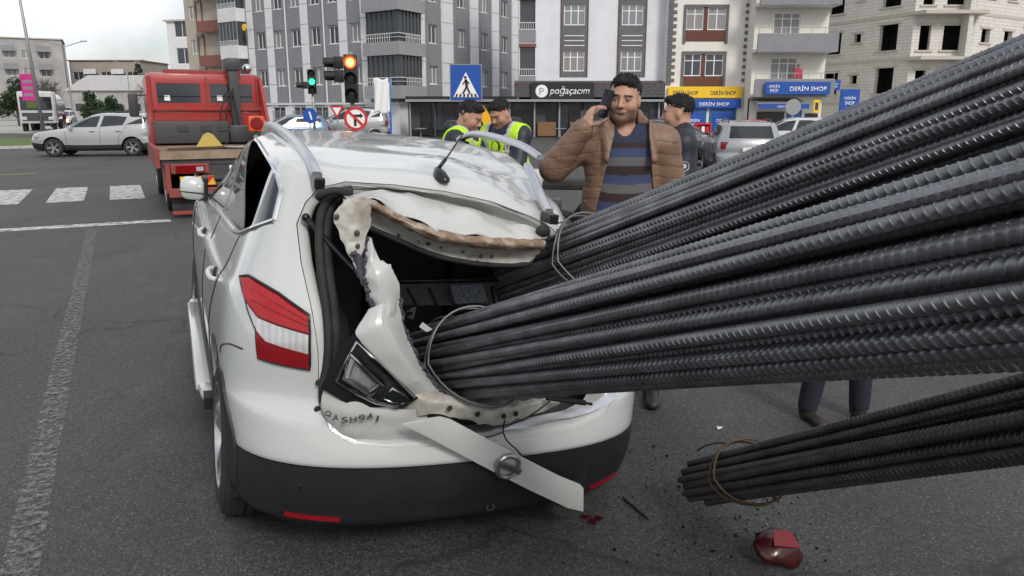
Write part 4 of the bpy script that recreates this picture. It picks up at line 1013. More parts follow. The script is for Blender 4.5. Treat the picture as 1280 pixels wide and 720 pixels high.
def col_const(c): return lambda V: np.tile(np.array(c), (len(V), 1))*(1+.10*vnoise(V*14, 2))[:, None]
def make_person(label, loc, rz, P, h, clothes, scale=1., hands=True, stub=.72, hair=True, hand_r=None, hand_l=None, group=None):
    t = thing('person', label, 'person', loc, R_(rz), group); t.scale = (scale,)*3
    pts = np.array([v for k, v in P.items() if k not in ('build', 'hrot')]); lo, hi = pts.min(0)-.30, pts.max(0)+.30; lo[2] = 0
    s = SDF(lo, hi, h); body_prims(s, P, -.012)
    Rm = rotm(*P['hrot']); head_sdf(s, Rm, P['head'])
    if hands:
        for q, hd in (('r', hand_r), ('l', hand_l)):
            d = np.array(P['w'+q])-np.array(P['e'+q]); d /= np.linalg.norm(d)
            if hd is None:
                z = np.array((1., 0, 0))*(1 if q == 'l' else -1); z -= d*(z@d); z /= np.linalg.norm(z); x = np.cross(d, z)
                hand_sdf(s, np.stack([x, d, z], 1), np.array(P['w'+q])+d*.02, side=1 if x[1] < 0 else -1)
            else: hand_sdf(s, hd[0], np.array(P['w'+q])+np.array(hd[1]), *hd[2:])
    sdf_obj(s, 'body', 'skin', t, head_cols(Rm, P['head'], stub))
    if hair: hair_obj(Rm, P['head'], min(h, .006), t)
    for name, m, off, kw, clips, col, post in clothes:
        s = SDF(lo, hi, h); body_prims(s, P, off, **kw)
        if post: post(s)
        for c in clips: s.clip(c)
        sdf_obj(s, name, m, t, col)
    shoes(P, t)
    return t
def hollow(off_in, P, kw):
    """open necks and cuffs: remove the inside of a garment"""
    def f(s):
        q = SDF(s.lo, s.lo+s.h*(np.array(s.F.shape)-1), s.h); body_prims(q, P, off_in, **kw); s.F = np.maximum(s.F, -q.F[:s.F.shape[0], :s.F.shape[1], :s.F.shape[2]])
    return f
NOL = dict(legs=False); LEGS = dict(arms=False)
# ---- the man in the brown quilted jacket, phone at his ear
PB = dict(POSE, build=1.08, er=(-.372, -.07, 1.325), wr=(-.222, -.155, 1.53), sr=(-.205, 0, 1.475), sl=(.205, 0, 1.455), el=(.275, .02, 1.18), wl=(.27, -.06, .93), head=(-.005, -.02, 1.69), hrot=(3, 5, -11), al=(.20, -.02, .09), kl=(.15, -.04, .50))
def sweater_col(V):
    b = np.floor((1.478-V[:, 2]+.02*np.abs(V[:, 0]))/.047).astype(int) % 3
    c = np.array([(.030, .017, .018), (.040, .055, .125), (.105, .105, .108)])[b]
    c[V[:, 2] > 1.462] = (.022, .03, .06); return c
def wedge(X, Y, Z):     # the open front
    t = np.clip((1.50-Z)/.45, 0, 1.4); l = -.055-.10*t; r = .125+.055*t
    return -np.maximum(np.maximum(l-X, X-r), Y+.02+0*Z)
def quilt(s):
    X, Y, Z = s.grid(); zz = Z+.12*np.abs(X)
    row = np.floor(zz/.062); g1 = np.abs(((zz/.062) % 1)-.5)*2; xx = X*1.0+Y*.7+.031*(row % 2)
    g2 = np.abs(((xx/.085) % 1)-.5)*2
    s.F = s.F+(.0036*smoothstep(.86, 1., g1)+.0036*smoothstep(.91, 1., g2)-.001).astype(np.float32)
    s.F = s.F+(.0018*np.sin(X*31+Z*17+2*np.sin(Z*23))*np.sin(Z*41-Y*29)).astype(np.float32)
def jacket_post(s):
    for q in (-1, 1):   # turned collar
        s.cone((q*.066, .045, 1.60), (q*.105, -.05, 1.55), .028, .032, .02).cone((q*.105, -.05, 1.55), (q*.115+.035, -.140, 1.38), .034, .026, .02)
    s.cone((-.066, .05, 1.60), (.066, .05, 1.60), .028, .028, .02)
    quilt(s); hollow(.012, PB, NOL)(s)
w_ = np.array(PB['wr'])-np.array(PB['er']); w_ /= np.linalg.norm(w_)
pz = np.array((-.80, -.42, .10)); hy = np.array((.42, .02, .90)); hy /= np.linalg.norm(hy); pz -= hy*(pz@hy); pz /= np.linalg.norm(pz); hx = np.cross(hy, pz)
MAN = make_person('man in brown quilted jacket and striped sweater holding a phone to his ear', (.625, 4.32, 0), -6, PB, .0058,
    [('sweater', 'cloth', .016, NOL, [lambda X, Y, Z: .96-Z+0*X+0*Y, lambda X, Y, Z: .066-np.sqrt(X**2+(Y+.015)**2)-np.maximum(0, 1.495-Z)*1.6+np.maximum(0, -Y-.06)*.45], sweater_col, None),
     ('jacket', 'nylon', .030, NOL, [lambda X, Y, Z: .80-Z+0*X+0*Y, wedge, lambda X, Y, Z: .07-np.sqrt(X**2+(Y-.01)**2)-np.maximum(0, 1.47-Z)*3], col_const((.190, .114, .076)), jacket_post),
     ('trousers', 'cloth', .014, LEGS, [lambda X, Y, Z: Z-1.04+0*X+0*Y, lambda X, Y, Z: .055-Z+0*X+0*Y], col_const((.035, .05, .095)), None)],
    hand_r=(np.stack([hx, hy, pz], 1), (.008, .0, .01), (25, 30, 20), 1, 1., (.5, .55, -.6)), scale=1.033)
for zz in (1.27, 1.12, .97):
    b_ = MB().lathe([(0, -.008), (.011, -.007), (.012, 0)], 12, 'y', at=(-.10-.10*(1.5-zz)/.45-.03, -.165-.02*(1.3-zz), zz)); b_.build('button', 'badge_dark', MAN)
PH = thing('mobile_phone', 'dark mobile phone pressed to the ear of the man in brown', 'phone')
pc = Vector((-.104, -.108, 1.66)); PHP = MAN
PH.parent = None
mw = Matrix.Translation((.625, 4.32, 0)) @ Matrix.Rotation(R_(-6), 4, 'Z') @ Matrix.Scale(1.033, 4)
zf = Vector((-.72, -.66, .10)).normalized(); yl = Vector((.40, .0, .92)); yl = (yl-zf*yl.dot(zf)).normalized(); xr = yl.cross(zf)
PH.matrix_world = mw @ Matrix.Translation(pc) @ Matrix((xr, yl, zf)).transposed().to_4x4()
MB().bbox(-.037, .037, -.076, .076, -.0045, .0045, .004).build('case', 'phone_glass', PH, smooth=40)
MB().bbox(-.030, -.008, .045, .068, .0042, .0062, .0015).build('camera_bump', 'gloss_black', PH)
# ---- officers
NAVY = (.016, .020, .032)
def vest_col(V):
    z = V[:, 2]-(V[:, 1]*.0); c = np.tile(np.array((.50, .80, .03)), (len(V), 1))
    s = (np.abs(np.abs(V[:, 0])-.125) < .028) & (z > 1.1); s |= (np.abs(z-1.13) < .028) | (np.abs(z-1.28) < .0)
    c[s] = (.48, .49, .51); return c
def vest_neck(X, Y, Z): return .10-np.sqrt(X**2+(Y+.03)**2)-np.maximum(0, 1.46-Z)*1.0+np.maximum(0, -Y-.06)*.7
def officer(label, loc, rz, P, vest, hrot, h=.0115, badge=False, group=None, tint=NAVY):
    P = dict(P, hrot=hrot)
    cl = [('jacket', 'nylon', .030, NOL, [lambda X, Y, Z: .86-Z+0*X+0*Y], col_const(tint), lambda s: s.cone((-.05, .03, 1.54), (.05, .03, 1.54), .062, .062, .03)),
          ('trousers', 'cloth', .014, LEGS, [lambda X, Y, Z: Z-1.0+0*X+0*Y, lambda X, Y, Z: .055-Z+0*X+0*Y], col_const((.014, .016, .024)), None)]
    if vest: cl.append(('safety_vest', 'hivis', .048, dict(legs=False, arms=False), [lambda X, Y, Z: .92-Z+0*X+0*Y, vest_neck, lambda X, Y, Z: np.abs(X)-.235+0*Y+0*Z], vest_col, hollow(.033, P, dict(legs=False, arms=False))))
    return make_person(label, loc, rz, P, h, cl, stub=.35, group=group)
PO1 = dict(POSE, ch=(0, -.06, 1.34), sl=(.195, -.06, 1.44), sr=(-.195, -.06, 1.44), nk=(0, -.07, 1.485), head=(0, -.13, 1.635), er=(-.24, -.16, 1.20), wr=(-.12, -.36, 1.20), el=(.24, -.16, 1.20), wl=(.10, -.36, 1.22))
officer('officer in hi-vis vest with back half turned looking down beyond the car roof', (-.47, 6.45, .0), 78, PO1, True, (26, 0, -6))
officer('officer in hi-vis vest facing his colleague by the motorcycle with head bowed', (-.02, 7.05, .02), -42, PO1, True, (27, 0, 0))
PO3 = dict(POSE, er=(-.24, .0, 1.18), wr=(-.16, -.20, 1.05))
O3 = officer('officer in plain dark navy jacket standing behind the man on the phone', (1.165, 5.40, 0), -94, PO3, False, (3, 0, -10))
D('badge_white', (.6, .6, .62), .5); D('badge_red', (.5, .05, .05), .5)
bd = MB().lathe([(0, 0), (.034, 0), (.034, .004)], 20, 'x', at=(.311, -.0, 1.32)); bo = bd.build('arm_badge', 'badge_white', O3)
MB().lathe([(.016, 0), (.026, 0), (.026, .0055)], 20, 'x', at=(.3115, -.0, 1.32)).build('emblem', 'badge_dark', bo)
PJ = dict(POSE, al=(.16, -.03, .09), ar=(-.17, .02, .09), kl=(.13, -.04, .5), kr=(-.13, -.01, .5))
make_person('person in dark jeans standing behind the steel bundles', (1.80, 3.99, 0), 12, PJ, .012,
    [('jacket', 'cloth', .03, NOL, [lambda X, Y, Z: .88-Z+0*X+0*Y], col_const((.03, .03, .035)), None),
     ('jeans', 'cloth', .020, LEGS, [lambda X, Y, Z: Z-1.0+0*X+0*Y, lambda X, Y, Z: .05-Z+0*X+0*Y], col_const((.016, .019, .031)), None)], scale=.88)

# ================================================================ BUILDINGS
D('wall_light', (.66, .67, .69), .85, var=.06, vscale=1.2, bump=.1, bscale=20)
D('wall_lilac', (.68, .69, .74), .85, var=.06, vscale=.8, dirt=(.38, .38, .40), dscale=.6, damt=.3)
D('wall_weathered', (.36, .355, .35), .9, var=.15, vscale=.5, dirt=(.22, .21, .2), dscale=.4, damt=.6)
D('wall_umber', (.34, .30, .265), .9, var=.15, vscale=.5, dirt=(.22, .19, .17), dscale=.5, damt=.6)
D('wall_grey', (.235, .24, .26), .85, var=.08, vscale=1.5)
D('parapet_grey', (.30, .305, .32), .85, var=.06, vscale=1.5)
D('wall_dark', (.13, .13, .14), .8, var=.1, vscale=2)
D('wall_cream', (.74, .72, .67), .85, var=.06, vscale=.8, dirt=(.44, .42, .38), dscale=.7, damt=.3)
D('wall_beige', (.42, .375, .32), .85, var=.1, vscale=.6, dirt=(.33, .29, .24), dscale=.5, damt=.5)
D('band_red', (.22, .09, .075), .8, var=.15, vscale=2)
D('brick_red', (.13, .055, .040), .85, var=.3, vscale=14)
D('cladding', (.72, .73, .745), .7, var=.07, vscale=.9, dirt=(.45, .45, .46), dscale=1.5, damt=.3)
D('block_wall', (.68, .655, .62), .9, var=.13, vscale=5, dirt=(.48, .45, .41), dscale=1.1, damt=.6, bump=.3, bscale=12, blocks=(.22, (.36, .34, .31)))
D('slab_concrete', (.50, .47, .42), .9, var=.15, vscale=2, dirt=(.26, .24, .21), dscale=2, damt=.5)
D('upvc', (.80, .81, .82), .45)
D('glass_far', (.035, .042, .052), .12, spec=.8)
D('glass_curtain', (.15, .155, .16), .25, spec=.6, stripes=(3.2, (.34, .33, .32), 1.2))
D('glass_blind', (.22, .23, .25), .3, spec=.6)
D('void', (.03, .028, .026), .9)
D('rail_white', (.66, .67, .68), .45)
D('rail_grey', (.30, .31, .33), .5, .3)
D('roof_tile', (.085, .087, .095), .8, var=.3, vscale=9)
D('roof_red', (.23, .12, .09), .85, var=.2, vscale=3)
D('metal_roof', (.40, .39, .38), .6, var=.1, vscale=1)
D('sign_black', (.016, .016, .018), .5)
D('sign_blue', (.012, .075, .36), .45)
D('sign_yellow', (.80, .52, .02), .5)
D('sign_white', (.80, .80, .80), .5)
D('sign_navy', (.02, .03, .10), .5)
D('sign_red', (.55, .02, .025), .45)
D('poster_blue', (.02, .10, .30), .35, var=.4, vscale=1.5)
D('shop_dark', (.018, .017, .018), .25, var=.5, vscale=2.5, spec=.6)
D('warm_wood', (.20, .11, .05), .7)
D('pole_steel', (.33, .34, .35), .5, .6)
D('pole_dark', (.05, .05, .055), .5)
class Fr:          # a facade's frame inside its building: u right, y inwards, z up
    def __init__(s, o, a): s.o = Vector((*o, 0)); s.a = a
    def put(s, ob, u=0., y=0., z=0.):
        c, q = math.cos(s.a), math.sin(s.a); ob.location = (s.o.x+c*u-q*y, s.o.y+q*u+c*y, z); ob.rotation_euler = (0, 0, s.a); return ob
CACHE = {}
def shared(key, fn, m):
    if key not in CACHE: CACHE[key] = fn().mesh(key if isinstance(key, str) else key[0], m)
    return CACHE[key]
def inst(name, me, parent, fr, u, y, z): return fr.put(link(bpy.data.objects.new(name, me), parent), u, y, z)
def facade(u0, u1, z0, z1, holes, dep=.22):
    mb = MB(); us = sorted({u0, u1, *[v for h in holes for v in h[:2]]}); zs = sorted({z0, z1, *[v for h in holes for v in h[2:]]})
    for a, b in zip(us, us[1:]):
        for c, d in zip(zs, zs[1:]):
            if not any(h[0]-1e-6 <= a and b <= h[1]+1e-6 and h[2]-1e-6 <= c and d <= h[3]+1e-6 for h in holes):
                mb.add([(a, 0, c), (b, 0, c), (b, 0, d), (a, 0, d)], [(0, 1, 2, 3)])
    for a, b, c, d in holes:
        mb.add([(a, 0, c), (b, 0, c), (b, 0, d), (a, 0, d), (a, dep, c), (b, dep, c), (b, dep, d), (a, dep, d)], [(0, 4, 5, 1), (1, 5, 6, 2), (2, 6, 7, 3), (3, 7, 4, 0)])
    return mb
WN = [0]
def window(parent, fr, u, z, w, h, lights=2, transom=0., y=.10, pane=None, frame='upvc'):
    """window > pane: u,z is the lower left corner of the opening"""
    def f():
        mb = MB(); t = .055
        mb.box(0, w, 0, .05, 0, t).box(0, w, 0, .05, h-t, h).box(0, t, .0, .05, t, h-t).box(w-t, w, .0, .05, t, h-t)
        for k in range(1, lights): x = w*k/lights; mb.box(x-.03, x+.03, .003, .047, t, h-t)
        if transom: mb.box(t, w-t, .006, .044, h*(1-transom)-.025, h*(1-transom)+.025)
        return mb
    o = inst('window', shared(('window', w, h, lights, transom, frame), f, frame), parent, fr, u, y, z)
    WN[0] += 1; rng = random.Random(WN[0]*7+int(u*10))
    pm = pane or rng.choice(['glass_far', 'glass_curtain', 'glass_curtain', 'glass_blind', 'glass_far'])
    g = link(bpy.data.objects.new('pane', shared(('pane', w, h, pm), lambda: MB().box(.04, w-.04, .025, .035, .04, h-.04), pm)), o)
    return o
def railing(parent, fr, u0, u1, z, h, y, m='rail_white', bars=None, name='railing'):
    mb = MB(); n = bars if bars is not None else int((u1-u0)/.14)
    for k in range(3 if n == 0 else 2): mb.box(u0, u1, y-.02, y+.02, z+h*(k/2 if n == 0 else k)*.96, z+h*(k/2 if n == 0 else k)*.96+.04)
    for k in range(n+1): x = u0+(u1-u0)*k/max(n, 1); mb.box(x-.012, x+.012, y-.012, y+.012, z, z+h)
    return fr.put(mb.build(name, m, parent))
def shell_box(parent, fr, u0, u1, d, z1, m, name='side_walls', roof='slab_concrete', z0=0.):
    mb = MB().add([(u0, .001, z0), (u0, d, z0), (u1, d, z0), (u1, .001, z0), (u0, .001, z1), (u0, d, z1), (u1, d, z1), (u1, .001, z1)], [(0, 4, 5, 1), (1, 5, 6, 2), (2, 6, 7, 3)])
    fr.put(mb.build(name, m, parent)); fr.put(MB().box(u0-.25, u1+.25, -.25, d+.2, z1, z1+.18).build('roof', roof, parent))
def part(mb, name, m, parent, fr): return fr.put(mb.build(name, m, parent))

# ---- grey corner block
G1 = thing('apartment_building', 'grey corner apartment block with white cladding columns and glazed corner balconies', 'building', (-7.75, 54, 0))
FL = Fr((-15.75, 12), math.atan2(-.606, .795)); LL = 19.8        # left face, local origin at its far end
FRt = Fr((0, 0), math.atan2(.875, .484)); LR = 18.6
TOP = 16.6; ROWS = [3.55+2.86*k for k in range(5)]
def grey_face(fr, Lf, wins, cols, pipes, flip):
    U = (lambda u: Lf-u) if flip else (lambda u: u)
    holes = []
    for u in wins:
        for z in ROWS: holes.append((U(u)-.5, U(u)+.5, z, z+1.25))
    gw = []
    for k in range(6):
        a = 3.2+2.6*k
        if a+1.7 < Lf: gw.append((U(a)-.8, U(a)+.8, .85, 1.95))
    part(facade(0, Lf, 2.15, TOP, holes), 'wall', 'wall_grey', G1, fr)
    part(facade(0, Lf, 0, 2.15, gw), 'ground_wall', 'wall_light', G1, fr)
    part(MB().box(0, Lf, -.10, -.003, 2.10, 2.24), 'band', 'rail_white', G1, fr)
    for h in holes: window(G1, fr, h[0], h[2], h[1]-h[0], h[3]-h[2], 2)
    for h in gw:
        window(G1, fr, h[0], h[2], h[1]-h[0], h[3]-h[2], 2, pane='glass_far'); railing(G1, fr, h[0], h[1], h[2], .8, -.03, 'rail_grey')
    for u, w in cols:
        for k in range(10):
            z = 2.26+1.43*k
            inst('panel', shared(('panel', w), lambda: MB().box(-w/2, w/2, -.09, -.003, 0, 1.395), 'cladding'), G1, fr, U(u), 0, z)
    for u in wins:
        for z in ROWS:
            inst('spandrel', shared('spandrel', lambda: MB().box(-.62, .62, -.035, -.003, 0, 1.50), 'wall_grey'), G1, fr, U(u), 0, z-1.56)
            inst('sill', shared('sill', lambda: MB().box(-.55, .55, -.06, .02, -.06, -.005), 'rail_white'), G1, fr, U(u), 0, z)
    for u in pipes: part(MB().tube([(U(u), -.07, 2.2), (U(u), -.07, TOP)], .06, 8), 'downpipe', 'rail_white', G1, fr)
grey_face(FL, LL, [4.1, 6.56, 8.58, 10.9, 13.0, 15.3], [(3.16, .8), (5.49, .8), (9.8, .8), (14.1, .8), (16.6, .7)], [7.55, 12.0], True)
grey_face(FRt, LR, [4.16, 8.0, 11.4, 14.7], [(2.65, .9), (6.0, 1.5), (9.8, 1.2), (13.1, 1.1), (16.6, 1.4)], [], False)
fc = Fr((0, 0), 0)
# wrap-round corner balconies
cL, cR = Vector((-.795, .606)), Vector((.484, .875)); nL, nR = Vector((-.606, -.795)), Vector((.875, -.484))
def wrap(z0, z1, off, la, lb, th=.14):
    a, c, b = cL*la+nL*off, None, cR*lb+nR*off
    def inter(p, d, q, e):
        t = ((q.x-p.x)*e.y-(q.y-p.y)*e.x)/(d.x*e.y-d.y*e.x); return p+d*t
    c = inter(nL*off, cL, nR*off, cR); ci = inter(nL*(off-th), cL, nR*(off-th), cR); ai, bi = cL*la+nL*(off-th), cR*lb+nR*(off-th)
    pl = [a, c, b, bi, ci, ai]; return MB().prism([(p.x, p.y) for p in pl], z0, z1)
for k in range(5):
    z = 2.47+2.86*k
    wrap(z, z+.86, .75, 2.7, 2.2).build('balcony_parapet', 'parapet_grey', G1)
    wrap(z+.002, z+.16, .60, 2.66, 2.16, .58).build('balcony_slab', 'slab_concrete', G1)
    r_ = wrap(z+1.36, z+1.41, .72, 2.68, 2.18, .05); r_.add(wrap(z+1.12, z+1.15, .72, 2.68, 2.18, .04).v, wrap(0, 1, 1, 1, 1).f)
    for t in np.linspace(.02, 1, 12):
        for d, n_, L_ in ((cL, nL, 2.6), (cR, nR, 2.1)):
            p = d*L_*t+n_*.70; r_.box(p.x-.015, p.x+.015, p.y-.015, p.y+.015, z+.86, z+1.38)
    r_.build('railing', 'rail_white', G1)
    gl = wrap(z+.86, z+2.86, .42, 2.62, 2.12, .05).build('balcony_glazing', 'glass_far', G1)
    for t in np.linspace(.04, .98, 6):
        for d, n_, L_ in ((cL, nL, 2.6), (cR, nR, 2.1)):
            p = d*L_*t+n_*.445; MB().box(p.x-.03, p.x+.03, p.y-.03, p.y+.03, z+.86, z+2.86).build('mullion', 'pole_dark', gl)
# glazed balconies at the far left of the long face
for k in range(5):
    z = 2.9+2.86*k
    b_ = part(MB().box(.1, 2.6, -.9, -.002, z, z+1.0), 'balcony_parapet', 'wall_light', G1, FL)
    g_ = part(MB().box(.15, 2.55, -.82, -.10, z+1.0, z+2.86), 'balcony_glazing', 'glass_far', G1, FL)
    railing(G1, FL, .1, 2.6, z+1.0, .4, -.86)
    for x in np.linspace(.15, 2.55, 6): MB().box(x-.03, x+.03, -.86, -.8, z+1.0, z+2.86).build('mullion', 'rail_grey', g_)
mbk = MB().prism([(-15.75, 12), (0, 0), (.484*LR, .875*LR), (.484*LR-15.75, .875*LR+12)], TOP, TOP+.3); mbk.build('roof', 'slab_concrete', G1)
MB().add([(-15.75, 12, 0), (.484*LR-15.75, .875*LR+12, 0), (.484*LR, .875*LR, 0), (-15.75, 12, TOP), (.484*LR-15.75, .875*LR+12, TOP), (.484*LR, .875*LR, TOP)], [(0, 1, 4, 3), (1, 2, 5, 4)]).build('rear_wall', 'wall_grey', G1)
FL.put(MB().lathe([(0, -.06), (.26, -.05), (.26, .05)], 20, 'y').build('round_sign', 'sign_yellow', G1), 16.4-13.0, -.7, 8.1)

# ---- lilac block with the bakery
def zy(y, Y): return 1.68+(138-y)*Y/975
B2 = thing('apartment_building', 'pale lilac apartment block with dark grey window strips above the bakery', 'building', (.45, 51, 0))
f2 = Fr((0, 0), 0); W2 = 9.3; H2 = 14.5
wz = [4.14, 6.96, 9.78, 12.6][:3]; strips = [(2.7, 4.37), (6.36, 8.08)]
hol = [((a+b)/2-.68, (a+b)/2+.68, z, z+1.25) for a, b in strips for z in wz]
bal = [(.06, 1.04, z-.15, z+1.65) for z in (4.0, 6.85, 9.7)]
part(facade(0, W2, 3.35, H2, hol+bal, .25), 'wall', 'wall_lilac', B2, f2)
for a, b in strips:
    part(facade(a, b, 3.8, H2-.3, [h for h in hol if a < h[0] < b], .0).xf(Matrix.Translation((0, -.06, 0))), 'window_strip', 'wall_dark', B2, f2)
    for x in (a-.05, b-.01): part(MB().box(x, x+.06, -.08, -.003, 3.8, H2-.3), 'strip_edge', 'brick_red', B2, f2)
    for z in wz:
        for q in (1.55, 1.85, 2.15): part(MB().box(a+.2, b-.2, -.10, -.062, z+q, z+q+.06), 'trim_line', 'rail_white', B2, f2)
for h in hol: window(B2, f2, h[0], h[2], h[1]-h[0], h[3]-h[2], 3, .3, y=.02)
for h in bal:
    part(MB().box(h[0], h[1], .26, .30, h[2], h[3]), 'balcony_glazing', 'glass_far', B2, f2)
    part(MB().box(0, 1.1, -.12, -.003, h[3], h[3]+.2), 'lintel', 'band_red', B2, f2)
    part(MB().box(.03, 1.07, -.06, -.003, h[2]-.75, h[2]), 'balcony_parapet', 'wall_grey', B2, f2)
    railing(B2, f2, .05, 1.05, h[2], .42, -.04)
shell_box(B2, f2, 0, W2, 4.5, H2, 'wall_lilac')
# bakery front: tiled lean-to, awning beam, glazed front
part(MB().prism([(-.02, 3.55), (-.9, 3.3), (-.95, 2.5), (-.02, 2.5)], -.3, 9.3, 'x'), 'canopy', 'roof_tile', B2, f2)
for r in range(4):
    for k in range(0, 24):
        inst('roof_tile', shared('roof_tile', lambda: MB().box(0, .38, -.02, .0, 0, .19), 'roof_tile'), B2, f2, -.3+.4*k+.2*(r % 2)*.9, -.952-.004*(r % 2), 2.52+.20*r)
part(MB().box(-.3, 9.3, -.97, -.9, 3.32, 3.40), 'ridge', 'brick_red', B2, f2)
part(MB().box(-7.2, 9.3, -1.5, -.98, 2.22, 2.36), 'awning_beam', 'rail_grey', B2, f2)
part(MB().box(-7.2, -.1, -1.4, 1.2, 2.36, 2.55), 'side_canopy', 'sign_black', B2, f2)
part(MB().box(-7.2, 9.3, -.3, -.05, 0, 2.4), 'shop_back', 'shop_dark', B2, f2)
for x in np.linspace(-7.0, 9.0, 11): part(MB().box(x-.05, x+.05, -.9, -.82, 0, 2.3), 'shop_post', 'rail_grey' if int(x*3) % 2 else 'pole_dark', B2, f2)
rr = random.Random(5)
for k in range(22):
    x = -7.1+.74*k; part(MB().box(x, x+.68, -.36-.05*(k % 3), -.31, rr.uniform(.1, .6), rr.uniform(1.5, 2.2)), 'shop_pane', rr.choice(['glass_far', 'shop_dark', 'glass_curtain', 'glass_far', 'pole_dark']), B2, f2)
for x in (-6.2, -3.4, -.6, 2.6, 4.6, 6.6):
    part(MB().tube([(x, -2.1, -.2), (x, -2.1, .55)], .03, 6).lathe([(0, .55), (.38, .55), (.38, .59), (0, .59)], 16, 'z', at=(x, -2.1, 0)), 'bistro_table', 'rail_grey', B2, f2)
for x in (-4.6, -2.1, 1.2, 3.3, 5.4, 7.4): part(MB().bbox(x, x+1.2, -.75, -.4, .05, .95, .03), 'counter', 'warm_wood', B2, f2)
SGN = thing('shop_sign', 'black bakery sign with white script lettering and round logo', 'shop sign', (.45+.75, 51-1.12, 0))
MB().box(0, 4.0, -.06, .06, 2.38, 3.42).build('board', 'sign_black', SGN)
text('poğaçacım', SGN, (2.45, -.065, 2.86), .62, 2.55, 'sign_white', shear=.25, bold=.004)
MB().lathe([(0, -.10), (.36, -.10), (.40, -.06)], 24, 'y', at=(.68, 0, 2.86)).build('logo_disc', 'sign_white', SGN)
text('P', SGN, (.68, -.105, 2.86), .42, .30, 'rail_grey', name='logo_letter')
SG2 = thing('shop_sign', 'white script letters mounted on the tiled bakery canopy behind the black board', 'shop sign', (.45, 51-.985, 0))
text('poğaçacım', SG2, (3.0, 0, 3.14), .42, 3.4, 'sign_white', shear=.25, bold=.004)

# ---- cream block with quoins and the first blue shop
B3 = thing('apartment_building', 'cream apartment block with dark zigzag quoins and brick panels under paired windows', 'building', (9.75, 50, 0))
W3, H3 = 5.35, 14
wr = [(1.12, 2.2), (2.46, 3.6)]; rz_ = [3.8, 6.58, 9.36]
hol = [(a, b, z, z+1.35) for a, b in wr for z in rz_]
part(facade(0, W3, 3.2, H3, hol), 'wall', 'wall_cream', B3, f2)
for z in rz_:
    part(facade(1.121, 3.599, z-.68, z+1.349, [(a, b, z, z+1.35) for a, b in wr], 0).xf(Matrix.Translation((0, -.03, 0))), 'brick_panel', 'brick_red', B3, f2)
    fr_ = MB().box(.96, 1.118, -.10, -.003, z-.8, z+1.5).box(3.602, 3.76, -.10, -.003, z-.8, z+1.5).box(1.118, 3.602, -.10, -.002, z+1.352, z+1.5)
    part(fr_, 'surround', 'wall_dark', B3, f2)
for h in hol: window(B3, f2, h[0], h[2], h[1]-h[0], h[3]-h[2], 2, .3, y=.04)
for e, x in ((0, .02), (1, W3-.55)):
    for k in range(52):
        w = .52 if k % 2 else .30
        inst('quoin', shared(('quoin', w, e), lambda: MB().box(0 if e == 0 else .53-w, w if e == 0 else .53, -.07, -.003, 0, .19), 'wall_dark'), B3, f2, x, 0, 3.25+.205*k)
shell_box(B3, f2, 0, W3, 11, H3, 'wall_cream')
part(MB().box(0, W3, -.02, .3, 0, 3.2), 'shop_wall', 'wall_cream', B3, f2)
for x in (1.0, 2.9): part(MB().box(x, x+1.7, -.10, -.025, .25, 1.85), 'shop_window', 'poster_blue', B3, f2)
def shop_sign(label, loc, w, h, m, lines, tm='sign_white', rz=0., d=.12, disc=False):
    s = thing('shop_sign', label, 'shop sign', loc, rz); MB().bbox(-w/2, w/2, -d, 0, -h/2, h/2, .012).build('board', m, s)
    for tx, x, z, th, tw in lines: text(tx, s, (x, -d-.003, z), th, tw, tm, bold=.012)
    return s
shop_sign('long yellow shop sign with dark lettering on the cream block', (9.75+2.5, 49.85, 2.80), 4.7, .70, 'sign_yellow', [('DERİN SHOP', -1.25, 0, .34, 1.6), ('DERİN SHOP', 1.15, 0, .34, 1.6)], 'sign_navy')
shop_sign('blue shop sign with white lettering under the yellow board', (9.75+2.95, 49.80, 2.10), 3.75, .56, 'sign_blue', [('DERİN SHOP', .15, 0, .30, 1.9)])
for x in (1.85, 3.75):
    shop_sign('blue poster with the shop name pasted in the shop window', (9.75+x, 49.87, .98), 1.2, 1.2, 'sign_blue', [('DERİN', 0, .10, .25, .8), ('SHOP', 0, -.22, .25, .65)], d=.02)['group'] = 'blue posters in the shop window'

# ---- balcony block with the second blue sign
B4 = thing('apartment_building', 'cream block with wide grey balcony bands above the blue shop sign', 'building', (14.75, 48.6, 0))
W4, H4 = 4.5, 14
bz = [2.47, 5.08, 7.72, 10.4]
hol = [(1.15, 2.75, z+1.0, z+2.35) for z in bz[:3]]
part(facade(0, W4, 2.4, H4, hol), 'wall', 'wall_cream', B4, f2)
for h in hol: window(B4, f2, h[0], h[2], h[1]-h[0], h[3]-h[2], 3, .25, y=.05, pane='glass_curtain')
for z in bz:
    part(MB().box(-.15, W4+.15, -1.35, -1.2, z, z+1.02), 'balcony_parapet', 'wall_grey', B4, f2)
    part(MB().box(-.13, W4+.13, -1.199, -.003, z+.001, z+.18), 'balcony_slab', 'wall_cream', B4, f2)
    railing(B4, f2, -.1, W4+.1, z+1.02, .36, -1.27, 'rail_grey', 6)
shell_box(B4, f2, 0, W4, 11, H4, 'wall_cream')
part(MB().box(0, W4, -.0, .3, 0, 2.4), 'shop_wall', 'wall_cream', B4, f2)
part(MB().box(.5, 2.2, -.06, -.01, .1, 1.6), 'shop_window', 'shop_dark', B4, f2); part(MB().box(2.4, 3.3, -.06, -.01, .1, 1.7), 'shop_door', 'poster_blue', B4, f2)
part(MB().box(3.5, 4.3, -.06, -.01, .1, 1.5), 'shop_window', 'shop_dark', B4, f2)
part(MB().prism([(-.02, 2.38), (-.02, 2.30), (-1.9, 1.98), (-1.9, 2.06)], .0, 3.0, 'x'), 'awning', 'rail_grey', B4, f2)
aw = part(MB().box(.0, 3.0, -1.93, -1.90, 1.78, 2.06), 'awning_valance', 'sign_blue', B4, f2)
